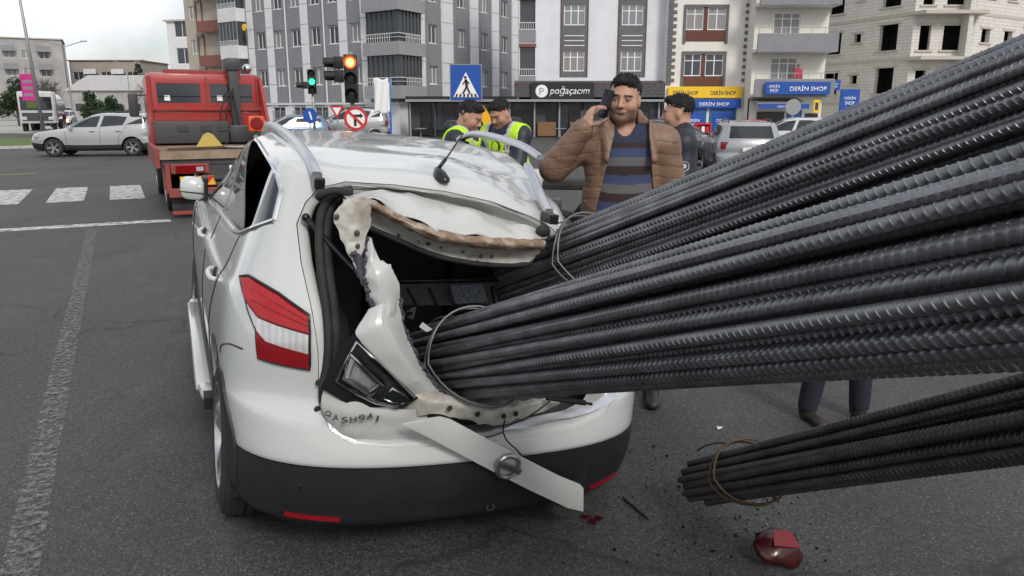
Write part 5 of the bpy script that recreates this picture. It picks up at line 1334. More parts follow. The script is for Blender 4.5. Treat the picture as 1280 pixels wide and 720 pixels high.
text('DERİN SHOP', aw, (1.5, -1.933, 1.92), .14, .8, 'sign_white')
shop_sign('wide blue shop sign with white lettering on the balcony front', (14.75+2.35, 47.1, 2.98), 3.9, .74, 'sign_blue', [('DERİN SHOP', .62, 0, .34, 2.2), ('DERİN', -1.42, .12, .20, .62), ('SHOP', -1.42, -.15, .20, .5)])
shop_sign('small blue square hanging sign at the block corner', (19.85, 48.5, 3.2), .72, .62, 'sign_blue', [('DERİN', 0, .08, .11, .42), ('SHOP', 0, -.10, .11, .36)])
shop_sign('tall blue projecting sign beside the unfinished block', (21.1, 49.0, 2.30), 1.2, 1.35, 'sign_blue', [('DERİN', 0, .15, .22, .7), ('SHOP', 0, -.18, .22, .6)])

# ---- unfinished block
B5 = thing('unfinished_building', 'unfinished concrete block building with bare walls and empty window openings', 'building', (27.1, 54, 0))
A5 = Vector((-3.3, 8.)); fa = Fr(A5, math.atan2(-A5.y, -A5.x)); La = A5.length; H5 = 13.6
fb = Fr((0, 0), 0); fcx = Fr((4.2, 0), math.atan2(5.5, 8.8)); Lc = 11
def room(x0, x1, y0, y1, z0, z1, h):
    a, b, c, d = h
    v = [(x0, y0, z0), (x1, y0, z0), (x1, y0, z1), (x0, y0, z1), (x0, y1, z0), (x1, y1, z0), (x1, y1, z1), (x0, y1, z1), (a, y0, c), (b, y0, c), (b, y0, d), (a, y0, d)]
    return MB().add(v, [(0, 4, 5, 1), (1, 5, 6, 2), (2, 6, 7, 3), (3, 7, 4, 0), (4, 7, 6, 5), (0, 1, 9, 8), (1, 2, 10, 9), (2, 3, 11, 10), (3, 0, 8, 11)])
def unfinished(fr, L_, cols, dep=.3):
    hol = [(u, u+w, 2.4+2.92*k+z, 2.4+2.92*k+z+h) for k in range(-1, 4) for u, w, z, h in cols if 2.4+2.92*k+z > 0]
    part(facade(0, L_, 0, H5, hol, dep), 'wall', 'block_wall', B5, fr)
    for h in hol:
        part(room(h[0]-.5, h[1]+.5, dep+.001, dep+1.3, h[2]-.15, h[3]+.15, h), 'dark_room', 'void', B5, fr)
        part(MB().box(h[0]-.25, h[1]+.25, -.05, .0-.003, h[3], h[3]+.16), 'lintel', 'slab_concrete', B5, fr)
        part(MB().box(h[0]-.2, h[1]+.2, -.09, -.003, h[2]-.12, h[2]), 'sill', 'slab_concrete', B5, fr)
    for k in range(5): part(MB().box(0, L_, -.03, -.003, 2.1+2.92*k, 2.28+2.92*k), 'floor_band', 'slab_concrete', B5, fr)
unfinished(fa, La, [(.9, 1.5, .5, 1.55), (3.6, .65, 1.2, .6), (5.9, 1.55, .45, 1.75)])
unfinished(fb, 4.2, [(.5, .75, .35, 1.6), (2.1, 1.3, .35, 1.6)])
unfinished(fcx, Lc, [(.9, 1.1, .9, .9), (3.9, 1.1, .9, .9), (6.6, 1.6, .4, 1.7)])
for k in range(4):
    part(MB().prism([(-.5, .3), (.2, -1.1), (4.4, -1.1), (4.5, .1), (4.2, -.003), (0, -.003)], 2.08+2.92*k, 2.3+2.92*k), 'balcony_slab', 'slab_concrete', B5, fb)
    part(MB().box(3.2, 3.5, -.9, -.01, 2.3+2.92*k, 4.99+2.92*k), 'wing_wall', 'block_wall', B5, fb)
MB().prism([(A5.x, A5.y), (0, 0), (4.2, 0), (4.2+8.8, 5.5), (8, 18), (-2, 16)], H5, H5+.2).build('roof', 'slab_concrete', B5)

# ---- far left blocks
def block(label, loc, rz, W, d, H, m, rows, cols, ww, wh, floor=2.9, base=.9, band=None, bands_u=None, roof='slab_concrete', name='apartment_building', hip=False):
    t = thing(name, label, 'building', loc, rz); fr = Fr((0, 0), 0)
    hol = [(c-ww/2, c+ww/2, base+floor*r, base+floor*r+wh) for r in range(rows) for c in cols]
    part(facade(0, W, 0, H, hol), 'wall', m, t, fr); shell_box(t, fr, 0, W, d, H, m, roof=roof)
    for h in hol: window(t, fr, h[0], h[2], ww, wh, 2)
    if band:
        for r in range(rows):
            for (a, b) in bands_u:
                part(MB().box(a, b, -1.0, -.9, floor*r+2.6, floor*r+3.5), 'balcony_parapet', band, t, fr); part(MB().box(a, b, -.899, -.003, floor*r+2.6, floor*r+2.74), 'balcony_slab', m, t, fr)
    if hip: part(MB().prism([(-.5, H+.18), (d/2, H+2.0), (d+.5, H+.18)], -.5, W+.5, 'x'), 'tiled_roof', roof, t, fr)
    return t
t = block('beige apartment block with dark red balcony bands behind the tow truck', (-29.6, 72.5, 0), R_(-28), 5.6, 12, 16.5, 'wall_beige', 5, [1.0], .9, 1.2, band='band_red', bands_u=[(2.6, 5.5)])
tf = Fr((0, 0), 0)
for z in (4.5, 7.6, 10.6):
    part(MB().lathe([(0, -.12), (.35, -.05), (.45, .02)], 14, 'y', at=(1.9, -.2, z+.9)), 'satellite_dish', 'rail_grey', t, tf)
for x in (1.55, 2.3): part(MB().tube([(x, -.08, .2), (x, -.08, 16.4)], .06, 6), 'downpipe', 'warm_wood', t, tf)
block('pale bluish corner block with dark glazed bays at the end of the street', (-38.9, 90, 0), R_(-12), 4.4, 10, 11.4, 'wall_light', 4, [1.9], 1.9, 1.75, base=1.0)
block('long weathered grey apartment block with dark balconies beside the pink banner', (-92, 128, 0), R_(28), 17.0, 12, 13.4, 'wall_weathered', 4, [1.4, 4.0, 6.4, 9.2, 11.6, 14.2], 1.5, 1.35, floor=2.9, base=1.5, band='wall_grey', bands_u=[(3.0, 5.0), (8.2, 10.2), (13.2, 15.2)])
block('low apartment block with dark red eaves behind the warehouse', (-84, 150, 0), 0, 13.5, 12, 10.8, 'wall_umber', 3, [1.5, 4.2, 6.8, 9.4, 11.8], 1.9, 1.5, base=1.5, roof='roof_red', band='wall_light', bands_u=[(3.1, 5.4), (8.3, 10.6)])
wh = thing('warehouse', 'low grey warehouse with long pale metal roof', 'building', (-68, 120, 0))
MB().box(0, 15, 0, 14, 0, 4.6).build('wall', 'wall_weathered', wh); MB().prism([(-.4, 4.62), (7, 7.2), (14.4, 4.62)], -.4, 15.4, 'x').build('roof', 'metal_roof', wh)
for k in range(5): part(MB().box(1+2.8*k, 2.6+2.8*k, -.05, -.004, 1.6, 2.7), 'window', 'glass_far', wh, f2)

for b_, w_, d_ in ((B2, W2, 4.4), (B3, W3, 11), (B4, W4, 11)): part(MB().box(.01, w_-.01, .01, d_, -.6, .0), 'plinth', 'slab_concrete', b_, f2)
MB().prism([(A5.x, A5.y), (0, 0), (4.2, 0), (4.2+8.8, 5.5), (8, 18), (-2, 16)], -.6, -.001).build('plinth', 'slab_concrete', B5)
# pavement in front of the shops, median and verge on the left
tag(MB().prism([(-9.5, 53.0), (-5.2, 46.6), (40, 45.0), (60, 52), (60, 80), (-6, 80)], -.5, -.20).build('pavement', 'concrete'), kind='structure')
tag(MB().prism([(-9.8, 52.9), (-5.3, 46.4), (40, 44.8), (40, 44.98), (-5.2, 46.58), (-9.6, 53)], -.5, -.195).build('kerb', 'kerb_stone'), kind='structure')
tag(MB().prism([(-70, 34.5), (-24.5, 33.0), (-20.2, 36.6), (-25, 44), (-70, 50)], -.05, .12).build('median', 'kerb_stone'), kind='structure')
tag(MB().prism([(-69.8, 34.8), (-24.6, 33.3), (-20.6, 36.6), (-25.2, 43.7), (-69.8, 49.7)], .1, .135).build('verge', 'grass'), kind='structure')
tag(MB().prism([(-75, 62), (-36, 58), (-27, 66), (-24, 62), (-10, 52.8), (-9, 57), (-25, 72), (-45, 120), (-110, 120)], -.05, .10).build('pavement', 'concrete'), kind='structure')

# ================================================================ OTHER VEHICLES
D('tow_red', (.34, .020, .020), .4, coat=.4, dirt=(.20, .06, .045), dscale=3, damt=.5)
D('tow_red_old', (.27, .045, .038), .6, dirt=(.12, .06, .045), dscale=5, damt=.8)
D('plank', (.23, .15, .10), .85, var=.35, vscale=4, bump=.3, bscale=30)
D('plank_edge', (.27, .20, .145), .85, var=.2, vscale=6)
D('paint_silver', (.36, .37, .385), .3, .5, coat=.8)
D('paint_white', (.52, .53, .54), .3, coat=.8, dirt=(.45, .43, .4), dscale=2, damt=.3)
D('paint_pale', (.40, .41, .42), .3, .2, coat=.8, dirt=(.3, .28, .25), dscale=2, damt=.4)
D('paint_dark', (.028, .03, .035), .25, .3, coat=1.)
D('paint_blue', (.16, .22, .30), .3, .4, coat=.8)
D('amber_lens', (.55, .075, .012), .35, emit=(1, .12, .01), estr=.1)
D('lens_dark', (.03, .03, .03), .3)
D('hazard_yellow', (.80, .42, .01), .5)
D('plate_white', (.75, .75, .75), .5)
D('pvc_yellow', (.50, .38, .09), .6)
def base_rings(L, W, H, tail=1., hood=1.):
    out = []
    for r in RB+RW[1:]:
        (yr, zr), (xh, zs), (yf, zf), nr, Lr, nf, Lf = r
        kx, ky, kz = W/1.836, L/4.377, H/1.565
        yr2 = yr*tail if zr > .8 else yr
        out.append(((yr2*ky, zr*kz), (xh*kx, zs*kz), (yf*ky, zf*kz), nr, Lr*ky*(.8 if tail < 1 else 1), nf, Lf*ky))
    return out
def simple_car(name, label, loc, rz, L, W, H, paint, tail=1., lower='black_plastic', cat='car', group=None, rails=True, plate=False):
    kx, ky, kz = W/1.836, L/4.377, H/1.565
    t = thing(name, label, cat, loc, rz, group); R = base_rings(L, W, H, tail)
    G = ring_surface(R, 3, ns=14, nc=12); nb = 3*4
    up = shell(G[nb:], 0, -.03, True).build('body', paint, t); lo_ = shell(G[:nb+1], .003, -.03).build('lower_cladding', lower, t)
    wy = (.79*ky, 3.445*ky); wr = .33*(.5+.5*kz)
    for o in (up, lo_):
        for y in wy: boolean(o, arch_cutter(wr*1.16, -1.3, 1.3, y, wr*1.05))
        shade(o, 34)
    g = shell(G[nb+20:nb+44], .005, -.004)
    def gl(poly, ax, a, b, nm):
        o = MB().add(g.v, g.f).build(nm, 'dark_glass', t, fix=False); boolean(o, MB().prism(poly, a, b, ax), 'INTERSECT'); return shade(o)
    S_ = lambda P: [(y*ky*(tail if y < .9 else 1) if y < .9 else y*ky, z*kz) for y, z in P]
    Qt, Rd, Fd = S_([(.62, 1.27), (.66, 1.37), (.78, 1.42), (.98, 1.15), (.75, 1.19)]), S_([(.90, 1.43), (1.25, 1.468), (1.68, 1.468), (1.82, 1.075), (1.06, 1.135)]), S_([(1.80, 1.468), (2.15, 1.42), (2.50, 1.27), (2.85, 1.06), (1.94, 1.07)])
    for s in (-1, 1):
        for P, nm in ((Qt, 'quarter_window'), (Rd, 'rear_door_window'), (Fd, 'front_door_window')): gl(P, 'x', min(s*.3, s*1.3), max(s*.3, s*1.3), nm)
    gl([(-.60*kx, 1.12*kz), (.60*kx, 1.12*kz), (.54*kx, 1.43*kz), (-.54*kx, 1.43*kz)], 'y', -.3, .9*ky, 'rear_window')
    gl([(-.68*kx, 1.06*kz), (.68*kx, 1.06*kz), (.54*kx, 1.45*kz), (-.54*kx, 1.45*kz)], 'y', 2.0*ky, 3.6*ky, 'windscreen')
    b2 = BVHTree.FromPolygons([Vector(v) for v in surf_mb(G, top=False).v], surf_mb(G, top=False).f)
    def hit(p, d):
        h = b2.ray_cast(Vector(p), Vector(d)); return h[0] if h[0] is not None else Vector(p)
    for s in (-1, 1):
        p = hit((s*.70*kx, -1, .93*kz), (0, 1, 0)); MB().bbox(p.x-.12, p.x+.12, p.y-.02, p.y+.10, p.z-.10, p.z+.10, .02).build('tail_light', 'dark_red_lens', t, smooth=40)
        p = hit((s*.66*kx, L+1, .76*kz), (0, -1, 0)); MB().bbox(p.x-.16, p.x+.16, p.y-.12, p.y+.02, p.z-.07, p.z+.07, .02).build('headlight', 'clear_lens', t, smooth=40)
        MB().bbox(min(s*.90*kx, s*1.07*kx), max(s*.90*kx, s*1.07*kx), 2.72*ky, 2.84*ky, .99*kz, 1.12*kz, .03).build('door_mirror', paint, t, smooth=40)
        for hy in (1.22, 2.1):
            p = hit((s*2, hy*ky, .90*kz), (-s, 0, 0)); MB().bbox(p.x-.015, p.x+.015, p.y-.09, p.y+.09, p.z-.014, p.z+.014, .006).build('door_handle', 'black_plastic', t)
        for P in ([(1.83, 1.06), (1.85, .7), (1.87, .36)], [(.98, 1.12), (1.02, .95), (1.20, .74), (1.26, .40)], [(2.95, 1.0), (3.0, .8), (2.98, .38)]):
            pts = [hit((s*2, y*ky, z*kz), (-s, 0, 0)) for y, z in curve(P, 4)]; MB().tube(pts, .006, 4).build('panel_gap', 'gloss_black', t)
        if rails: MB().tube(curve([(s*.57*kx, .6*ky, 1.50*kz), (s*.58*kx, .9*ky, H+.03), (s*.58*kx, 1.7*ky, H+.035), (s*.57*kx, 2.05*ky, 1.52*kz)], 4), .016, 6).build('roof_rail', 'pole_dark', t, smooth='all')
        for y in wy: wheel(t, (s*.80*kx, y, wr), wr, .2, s, spokes=10, full=False)
    if plate: MB().box(-.26, .26, -.02, .0, .78*kz, .89*kz).build('number_plate', 'plate_white', t)
    MB().box(-.7*kx, .7*kx, .3*ky, L-.3, .2, .3).build('underbody', 'trim', t)
    return t
simple_car('estate_car', 'silvery white estate car driving across the junction beyond the crossing', (-13.65, 30.07, 0), R_(100.6), 4.50, 1.76, 1.58, 'paint_pale', .45)
simple_car('parked_car', 'dark grey crossover parked in front of the blue shop', (4.9, 30.6, -.24), R_(-142), 4.3, 1.8, 1.58, 'paint_dark')
simple_car('parked_car', 'silver crossover seen from behind driving past the parked cars', (6.55, 21.0, ground_z(6.55, 21.5)), R_(-7), 4.4, 1.84, 1.63, 'paint_silver', plate=True)
simple_car('parked_car', 'white estate car parked beyond the silver crossover', (14.2, 33.6, -.34), R_(78), 4.7, 1.85, 1.72, 'paint_white', .55, rails=False)
simple_car('parked_car', 'bluish grey hatchback parked beyond the roof of the wrecked car', (-8.2, 35.5, 0), R_(112), 4.2, 1.76, 1.50, 'paint_blue', rails=False)
simple_car('parked_car', 'pale silver estate parked beside the no turn sign', (-6.5, 41.5, 0), R_(98), 4.7, 1.85, 1.80, 'paint_silver', .5)
v = simple_car('oncoming_car', 'white car with a glowing headlight beyond the median', (-44.5, 78, 0), R_(200), 4.4, 1.8, 1.7, 'paint_white', rails=False)
D('headlamp_glow', (1, .7, .35), .4, emit=(1, .50, .12), estr=14)
for x in (-.62, .62): MB().ball((x, 4.32, .72), .13, 8).build('lit_headlight', 'headlamp_glow', v, smooth='all')

# ---- red tow truck ahead
T = thing('tow_truck', 'old red tow truck with plank flatbed standing at the stop line', 'truck', (-4.55, 12.48, 0), ROAD_AZ)
c = MB().bbox(-1.03, 1.03, 3.0, 4.95, .95, 2.38, .12).build('cab', 'tow_red', T, smooth=40)
boolean(c, MB().box(-.86, -.10, 2.9, 3.2, 1.82, 2.18)); boolean(c, MB().box(.08, .86, 2.9, 3.2, 1.82, 2.18)); shade(c)
for a, b_ in ((-.86, -.10), (.08, .86)):
    w = MB().box(a-.03, b_+.03, 3.02, 3.05, 1.79, 2.21).build('rear_window', 'gloss_black', T)
    MB().box(a, b_, 3.01, 3.016, 1.82, 2.18).build('pane', 'glass_far', w)
    MB().box(a, b_, 3.0, 3.006, 1.93, 1.95).build('wiper_bar', 'gloss_black', w)
    MB().box(a+.12, a+.22, 3.0, 3.008, 1.86, 1.96).build('sticker', 'sign_white', w)
MB().box(-1.05, 1.05, 2.95, 3.0, 1.68, 1.73).build('guard_rail', 'tow_red', T); MB().box(-.95, .95, 2.985, 2.999, 1.30, 1.62).build('rear_panel', 'tow_red', T)
for x in (-1.04, .99): MB().box(x, x+.06, 2.93, 3.0, 1.05, 2.30).build('guard_post', 'tow_red', T)
MB().beam((1.02, 2.96, 2.28), (1.06, 2.3, 1.05), .06, .06).build('guard_brace', 'tow_red', T)
MB().bbox(-.7, .7, 3.2, 3.6, 2.37, 2.45, .02).build('roof_beacon_bar', 'tow_red_old', T)
MB().bbox(.42, .60, 2.78, 2.94, 1.0, 2.62, .02).build('crane_post', 'pole_dark', T, smooth=40); MB().bbox(.36, .66, 2.74, 2.98, 2.42, 2.66, .06).build('crane_head', 'pole_dark', T, smooth=40)
MB().ball((.80, 3.0, 2.48), .09, 8).build('work_lamp', 'chrome', T, smooth='all')
MB().bbox(-.98, .30, 2.45, 2.9, 1.08, 1.48, .02).build('tool_box', 'pole_dark', T, smooth=40); MB().bbox(.32, 1.0, 2.5, 2.9, 1.08, 1.40, .02).build('winch_box', 'lamp_inner', T, smooth=40)
for x in (-.6, -.2, .1): MB().box(x, x+.2, 2.43, 2.449, 1.30, 1.40).build('latch', 'lamp_inner', T)
ol = MB().bbox(.59, .88, 1.9, 2.02, 1.30, 1.58, .03).build('beacon_lamp', 'amber_lens', T, smooth=40); MB().lathe([(0, 1.885), (.10, 1.885), (.12, 1.90)], 16, 'y', at=(.735, 0, 1.44)).build('lens', 'dark_red_lens', ol)
MB().tube([(.73, 1.98, 1.06), (.73, 1.98, 1.3)], .03, 6).build('lamp_post', 'pole_dark', T)
for k in range(14):
    y = .02+.2*k; MB().box(-1.05+random.uniform(0, .03), 1.05-random.uniform(0, .03), y, y+.185, 1.0, 1.04+random.uniform(0, .012)).build('deck_plank', 'plank', T)
MB().box(-1.06, 1.06, -.05, .015, .93, 1.05).build('deck_edge', 'plank_edge', T); MB().box(-1.04, 1.04, 0, 2.9, .84, .93).build('bed_frame', 'pole_dark', T)
for s in (-1, 1): MB().box(min(s*1.06, s*1.12), max(s*1.06, s*1.12), 0, 2.9, .80, 1.10).build('side_board', 'tow_red_old', T)
MB().prism([(-.42, 1.05), (.04, 1.05), (-.12, 1.27), (-.20, 1.31), (-.28, 1.27)], 1.2, 1.24, 'y').build('folded_wedge', 'pvc_yellow', T)
MB().tube(curve([(-.9, .5, 1.06), (-.3, .7, 1.07), (.3, .45, 1.06), (.9, .9, 1.08)], 5), .02, 6).build('chain', 'wire_rust', T); MB().bbox(.0, .5, .55, .9, 1.05, 1.09, .015).build('crumpled_sheet', 'rail_grey', T)
for k in range(5): MB().beam((-.9+.1*k, .2+.1*k, 1.07), (.85, .9+.22*k, 1.075), .03, .02).build('scrap_bar', 'wire_rust', T)
MB().beam((.2, 2.2, 1.06), (.36, 2.3, 1.55), .012, .012).build('rod', 'wire_rust', T)
MB().box(-.42, .42, .0, 4.6, .55, .83).build('chassis', 'pole_dark', T)
for s in (-1, 1):
    MB().bbox(min(s*.35, s*.92), max(s*.35, s*.92), -.04, .04, .70, .86, .02).build('tail_lamp_box', 'tow_red_old', T)
    l_ = MB().box(min(s*.42, s*.85), max(s*.42, s*.85), -.06, -.041, .72, .83).build('tail_light', 'dark_red_lens', T)
    MB().box(min(s*.44, s*.55), max(s*.44, s*.55), -.066, -.061, .74, .81).build('clear_lens', 'clear_lens', l_)
    cb = MB().box(min(s*.28, s*.80), max(s*.28, s*.80), -.05, -.03, .52, .66).build('chevron_plate', 'hazard_yellow', T)
    x0 = min(s*.28, s*.80)
    for k in range(2): MB().prism([(x0+.05+.24*k, .522), (x0+.15+.24*k, .522), (x0+.27+.24*k, .658), (x0+.17+.24*k, .658)], -.055, -.051, 'y').build('stripe', 'sign_red', cb)
    MB().box(min(s*.5, s*.95), max(s*.5, s*.95), .02, .05, .12, .42).build('mud_flap', 'rubber', T)
    MB().box(min(s*.93, s*1.0), max(s*.93, s*1.0), -.02, 1.0, .40, .86).build('side_bracket', 'tow_red_old', T)
    for x, y in ((.86, 1.2), (.62, 1.2), (.86, 4.2)): wheel(T, (s*x, y, .40), .40, .22, s, spokes=8, full=False)
    MB().bbox(min(s*1.16, s*1.34), max(s*1.16, s*1.34), 4.3, 4.42, 1.55, 2.02, .04).build('wing_mirror', 'pole_dark', T, smooth=40); MB().tube([(s*1.0, 4.4, 1.98), (s*1.2, 4.4, 1.98)], .015, 5).tube([(s*1.0, 4.4, 1.5), (s*1.2, 4.4, 1.58)], .015, 5).build('mirror_arm', 'pole_dark', T)
MB().bbox(-.98, .98, -.14, -.02, .34, .48, .015).build('rear_bumper', 'tow_red_old', T); MB().box(-.05, .12, -.07, -.03, .70, .82).build('number_plate', 'plate_white', T)
MB().bbox(-.95, .95, -.06, .0, .06, .12, .01).build('under_beam', 'tow_red_old', T); MB().box(-.62, .62, .06, .1, .12, .5).build('spray_guard', 'rubber', T)

for z in (1.40, 1.50, 1.60): MB().box(-.93, .93, 2.978, 2.984, z, z+.012).build('panel_seam', 'tow_red_old', T)
for x in (-.97, .02, .95): MB().box(x-.012, x+.012, 2.972, 2.978, 1.30, 2.30).build('panel_seam', 'tow_red_old', T)
for k in range(4): MB().tube(curve([(.55-.12*k, 2.7, 1.06), (.5-.1*k, 2.55, 1.55+.05*k), (.48, 2.78, 1.9+.06*k)], 5), .014, 6).build('hydraulic_hose', 'rubber', T, smooth='all')
for s_ in (-1, 1): MB().lathe([(.47, -.14), (.47, .14)], 16, 'x', at=(s_*.80, 1.2, .40), a0=R_(20), a1=R_(160)).build('mudguard', 'pole_dark', T)
MB().bbox(-.30, .30, -.10, .05, .60, .66, .01).build('towing_eye_beam', 'pole_dark', T)
# ---- unseen lorry added behind the camera: shades the foreground, bars rest on its tailboard
LY = thing('unseen_lorry', 'unseen high sided lorry added behind the camera to shade the foreground and hold the bars', 'truck', (2.55, -1.25, 0), ROAD_AZ+math.pi)
MB().box(-1.25, 1.25, .05, 7.0, 1.15, 1.30).build('bed_floor', 'tow_red_old', LY)
for s_ in (-1, 1):
    MB().box(min(s_*1.20, s_*1.27), max(s_*1.20, s_*1.27), .05, 7.0, 1.301, 2.45).build('side_wall', 'paint_blue', LY)
    for k in range(7): MB().box(min(s_*1.27, s_*1.33), max(s_*1.27, s_*1.33), .3+1.05*k, .4+1.05*k, 1.2, 2.45).build('side_rib', 'paint_blue', LY)
    for y in (1.2, 2.4, 8.0): wheel(LY, (s_*1.0, y, .5), .5, .3, s_, spokes=8, full=False)
    MB().bbox(min(s_*.7, s_*1.15), max(s_*.7, s_*1.15), -.04, .05, .75, .92, .02).build('tail_light', 'dark_red_lens', LY)
MB().box(-1.20, 1.20, 0, .06, 1.2, 2.40).build('tailboard', 'paint_blue', LY); MB().box(-1.2, 1.2, 6.94, 7.0, 1.301, 2.9).build('headboard', 'paint_blue', LY)
MB().bbox(-1.2, 1.2, 7.2, 9.0, .8, 3.0, .15).build('cab', 'paint_white', LY, smooth=40); MB().box(-.5, .5, 0, 8.8, .7, 1.14).build('chassis', 'pole_dark', LY); MB().bbox(-1.1, 1.1, -.1, .0, .45, .6, .02).build('rear_bumper', 'pole_dark', LY); MB().box(-1.05, 1.05, 8.9, 9.02, 1.9, 2.7).build('windscreen', 'dark_glass', LY)

# ---- tanker lorry at the far left
K = thing('tanker_lorry', 'white tanker lorry waiting at the far side of the median', 'truck', (-39.6, 67.0, 0), R_(204))
MB().bbox(-1.2, 1.2, 6.2, 8.0, .7, 3.1, .15).build('cab', 'paint_white', K, smooth=40); MB().bbox(-1.05, 1.05, 7.9, 8.04, 1.7, 2.7, .03).build('windscreen', 'dark_glass', K); MB().box(-1.0, 1.0, 8.0, 8.05, .9, 1.5).build('grille', 'pole_dark', K)
MB().lathe([(0, 0), (.9, .05), (1.15, .3), (1.15, 5.5), (.9, 5.75), (0, 5.8)], 20, 'y', at=(0, 0, 2.05)).build('tank', 'paint_silver', K, smooth=40); MB().box(-.5, .5, 0, 6.3, .7, 1.0).build('chassis', 'pole_dark', K)
for s in (-1, 1):
    MB().bbox(min(s*.7, s*1.1), max(s*.7, s*1.1), 7.96, 8.06, .95, 1.2, .03).build('headlight', 'clear_lens', K); MB().box(min(s*.8, s*1.1), max(s*.8, s*1.1), -.05, 0, .9, 1.3).build('tail_light', 'dark_red_lens', K)
    for y in (.9, 2.0, 3.1, 7.1): wheel(K, (s*1.0, y, .5), .5, .3, s, spokes=8, full=False)

# ---- police motorcycle behind the man
Y = thing('motorcycle', 'white and blue motorcycle parked behind the hi-vis officers', 'motorcycle', (1.05, 9.3, 0), R_(82))
D('moto_blue', (.02, .12, .50), .3, coat=.8)
for y in (.0, 1.5):
    wh_ = wheel(Y, (0, y, .32), .32, .13, 1, spokes=10, full=False)
MB().bbox(-.18, .18, .45, 1.05, .3, .62, .06).build('engine', 'lamp_inner', Y, smooth=40); MB().bbox(-.17, .17, .65, 1.2, .70, .98, .09).build('fuel_tank', 'paint_white', Y, smooth=40)
MB().bbox(-.16, .16, .0, .68, .74, .86, .05).build('seat', 'rubber', Y, smooth=40)
MB().prism([(1.15, .62), (1.75, .80), (1.62, 1.12), (1.38, 1.22), (1.2, .98)], -.20, .20, 'x').build('fairing', 'paint_white', Y, smooth=40); MB().prism([(1.25, .68), (1.66, .82), (1.55, 1.0), (1.3, .95)], -.212, .212, 'x').build('side_decal', 'moto_blue', Y)
ws = MB().add([(-.2, 1.42, 1.16), (.2, 1.42, 1.16), (.16, 1.24, 1.52), (-.16, 1.24, 1.52)], [(0, 1, 2, 3)]).build('windshield', 'glass_blind', Y, fix=False); md = ws.modifiers.new('s', 'SOLIDIFY'); md.thickness = .006
MB().bbox(-.26, .26, -.42, .02, .86, 1.18, .06).build('top_box', 'paint_white', Y, smooth=40)
for s in (-1, 1):
    MB().bbox(min(s*.18, s*.36), max(s*.18, s*.36), -.28, .18, .50, .80, .06).build('pannier', 'lamp_inner', Y, smooth=40)
    MB().tube([(s*.1, 1.5, .32), (s*.09, 1.22, 1.05)], .03, 8).build('fork', 'chrome', Y); MB().tube(curve([(0, 1.2, 1.1), (s*.3, 1.12, 1.14), (s*.42, 1.02, 1.12)], 4), .018, 6).build('handlebar', 'pole_dark', Y)
    MB().tube(curve([(s*.34, 1.12, 1.14), (s*.40, 1.2, 1.42), (s*.42, 1.2, 1.55)], 4), .010, 6).build('mirror_stalk', 'pole_dark', Y); MB().bbox(s*.42-.06, s*.42+.06, 1.17, 1.21, 1.52, 1.68, .02).build('mirror', 'sign_white', Y, smooth=40)
MB().tube([(0, 0, .32), (0, .6, .5)], .04, 6).build('swing_arm', 'pole_dark', Y); MB().bbox(-.14, .14, 1.28, 1.7, .64, .70, .02).build('mudguard', 'hazard_yellow', Y); MB().tube([(.12, .4, .35), (.2, -.4, .42)], .05, 8).build('exhaust', 'chrome', Y); MB().tube([(-.1, .75, .3), (-.3, .7, .01)], .015, 6).build('kickstand', 'pole_dark', Y)

# ================================================================ STREET FURNITURE
D('signal_black', (.012, .012, .013), .5)
D('red_glow', (1, .1, .03), .4, emit=(1, .05, .01), estr=4)
D('amber_core', (1, .5, .1), .4, emit=(1, .42, .06), estr=7)
D('green_glow', (.1, 1, .6), .4, emit=(.03, .8, .35), estr=1.6)
def signal(label, loc, rz, ztop, lens, lit, glow, w=.27, h=.95, z0=0., extra=None, sign=None):
    t = thing('traffic_light', label, 'traffic light', (loc[0], loc[1], 0), rz)
    MB().tube([(0, .12, 0), (0, .12, ztop+.05)], .05, 10).build('pole', 'pole_steel', t, smooth='all')
    hd = MB().bbox(-w/2, w/2, -.06, .08, ztop-h, ztop, .025).build('signal_head', 'signal_black', t, smooth=40)
    for k in range(3):
        z = ztop-h*(k+.5)/3; r = lens/2
        l_ = MB().lathe([(0, -.085), (r*.7, -.08), (r, -.062)], 20, 'y', at=(0, 0, z)).build('lens', glow if k == lit else 'lens_dark', hd, smooth='all')
        if k == lit and glow == 'red_glow': MB().lathe([(0, -.097), (r*.62, -.092), (r*.66, -.088)], 20, 'y', at=(0, 0, z)).build('lamp_core', 'amber_core', l_)
        MB().lathe([(r*1.08, -.06), (r*1.08, -.24)], 20, 'y', at=(0, 0, z), a0=R_(-120), a1=R_(120)).build('visor', 'signal_black', hd)
    if extra:
        for z in extra: 
            MB().bbox(-w/2-.20, -w/2-.01, -.05, .08, z-.12, z+.12, .02).build('side_head', 'signal_black', t, smooth=40)
            MB().lathe([(.10, -w/2-.18), (.10, -w/2-.40)], 14, 'x', at=(0, .02, z), a0=R_(-60), a1=R_(200)).build('side_visor', 'signal_black', t)
    return t
signal('traffic light with glowing red lamp above the no turn sign', (-3.27, 16.0), R_(8), 2.78, .23, 0, 'red_glow', extra=(2.62, 2.36))
signal('traffic light showing green beside the grey corner block', (-7.12, 28.0), R_(12), 3.10, .22, 1, 'green_glow', w=.30, h=.85, extra=(2.55,))
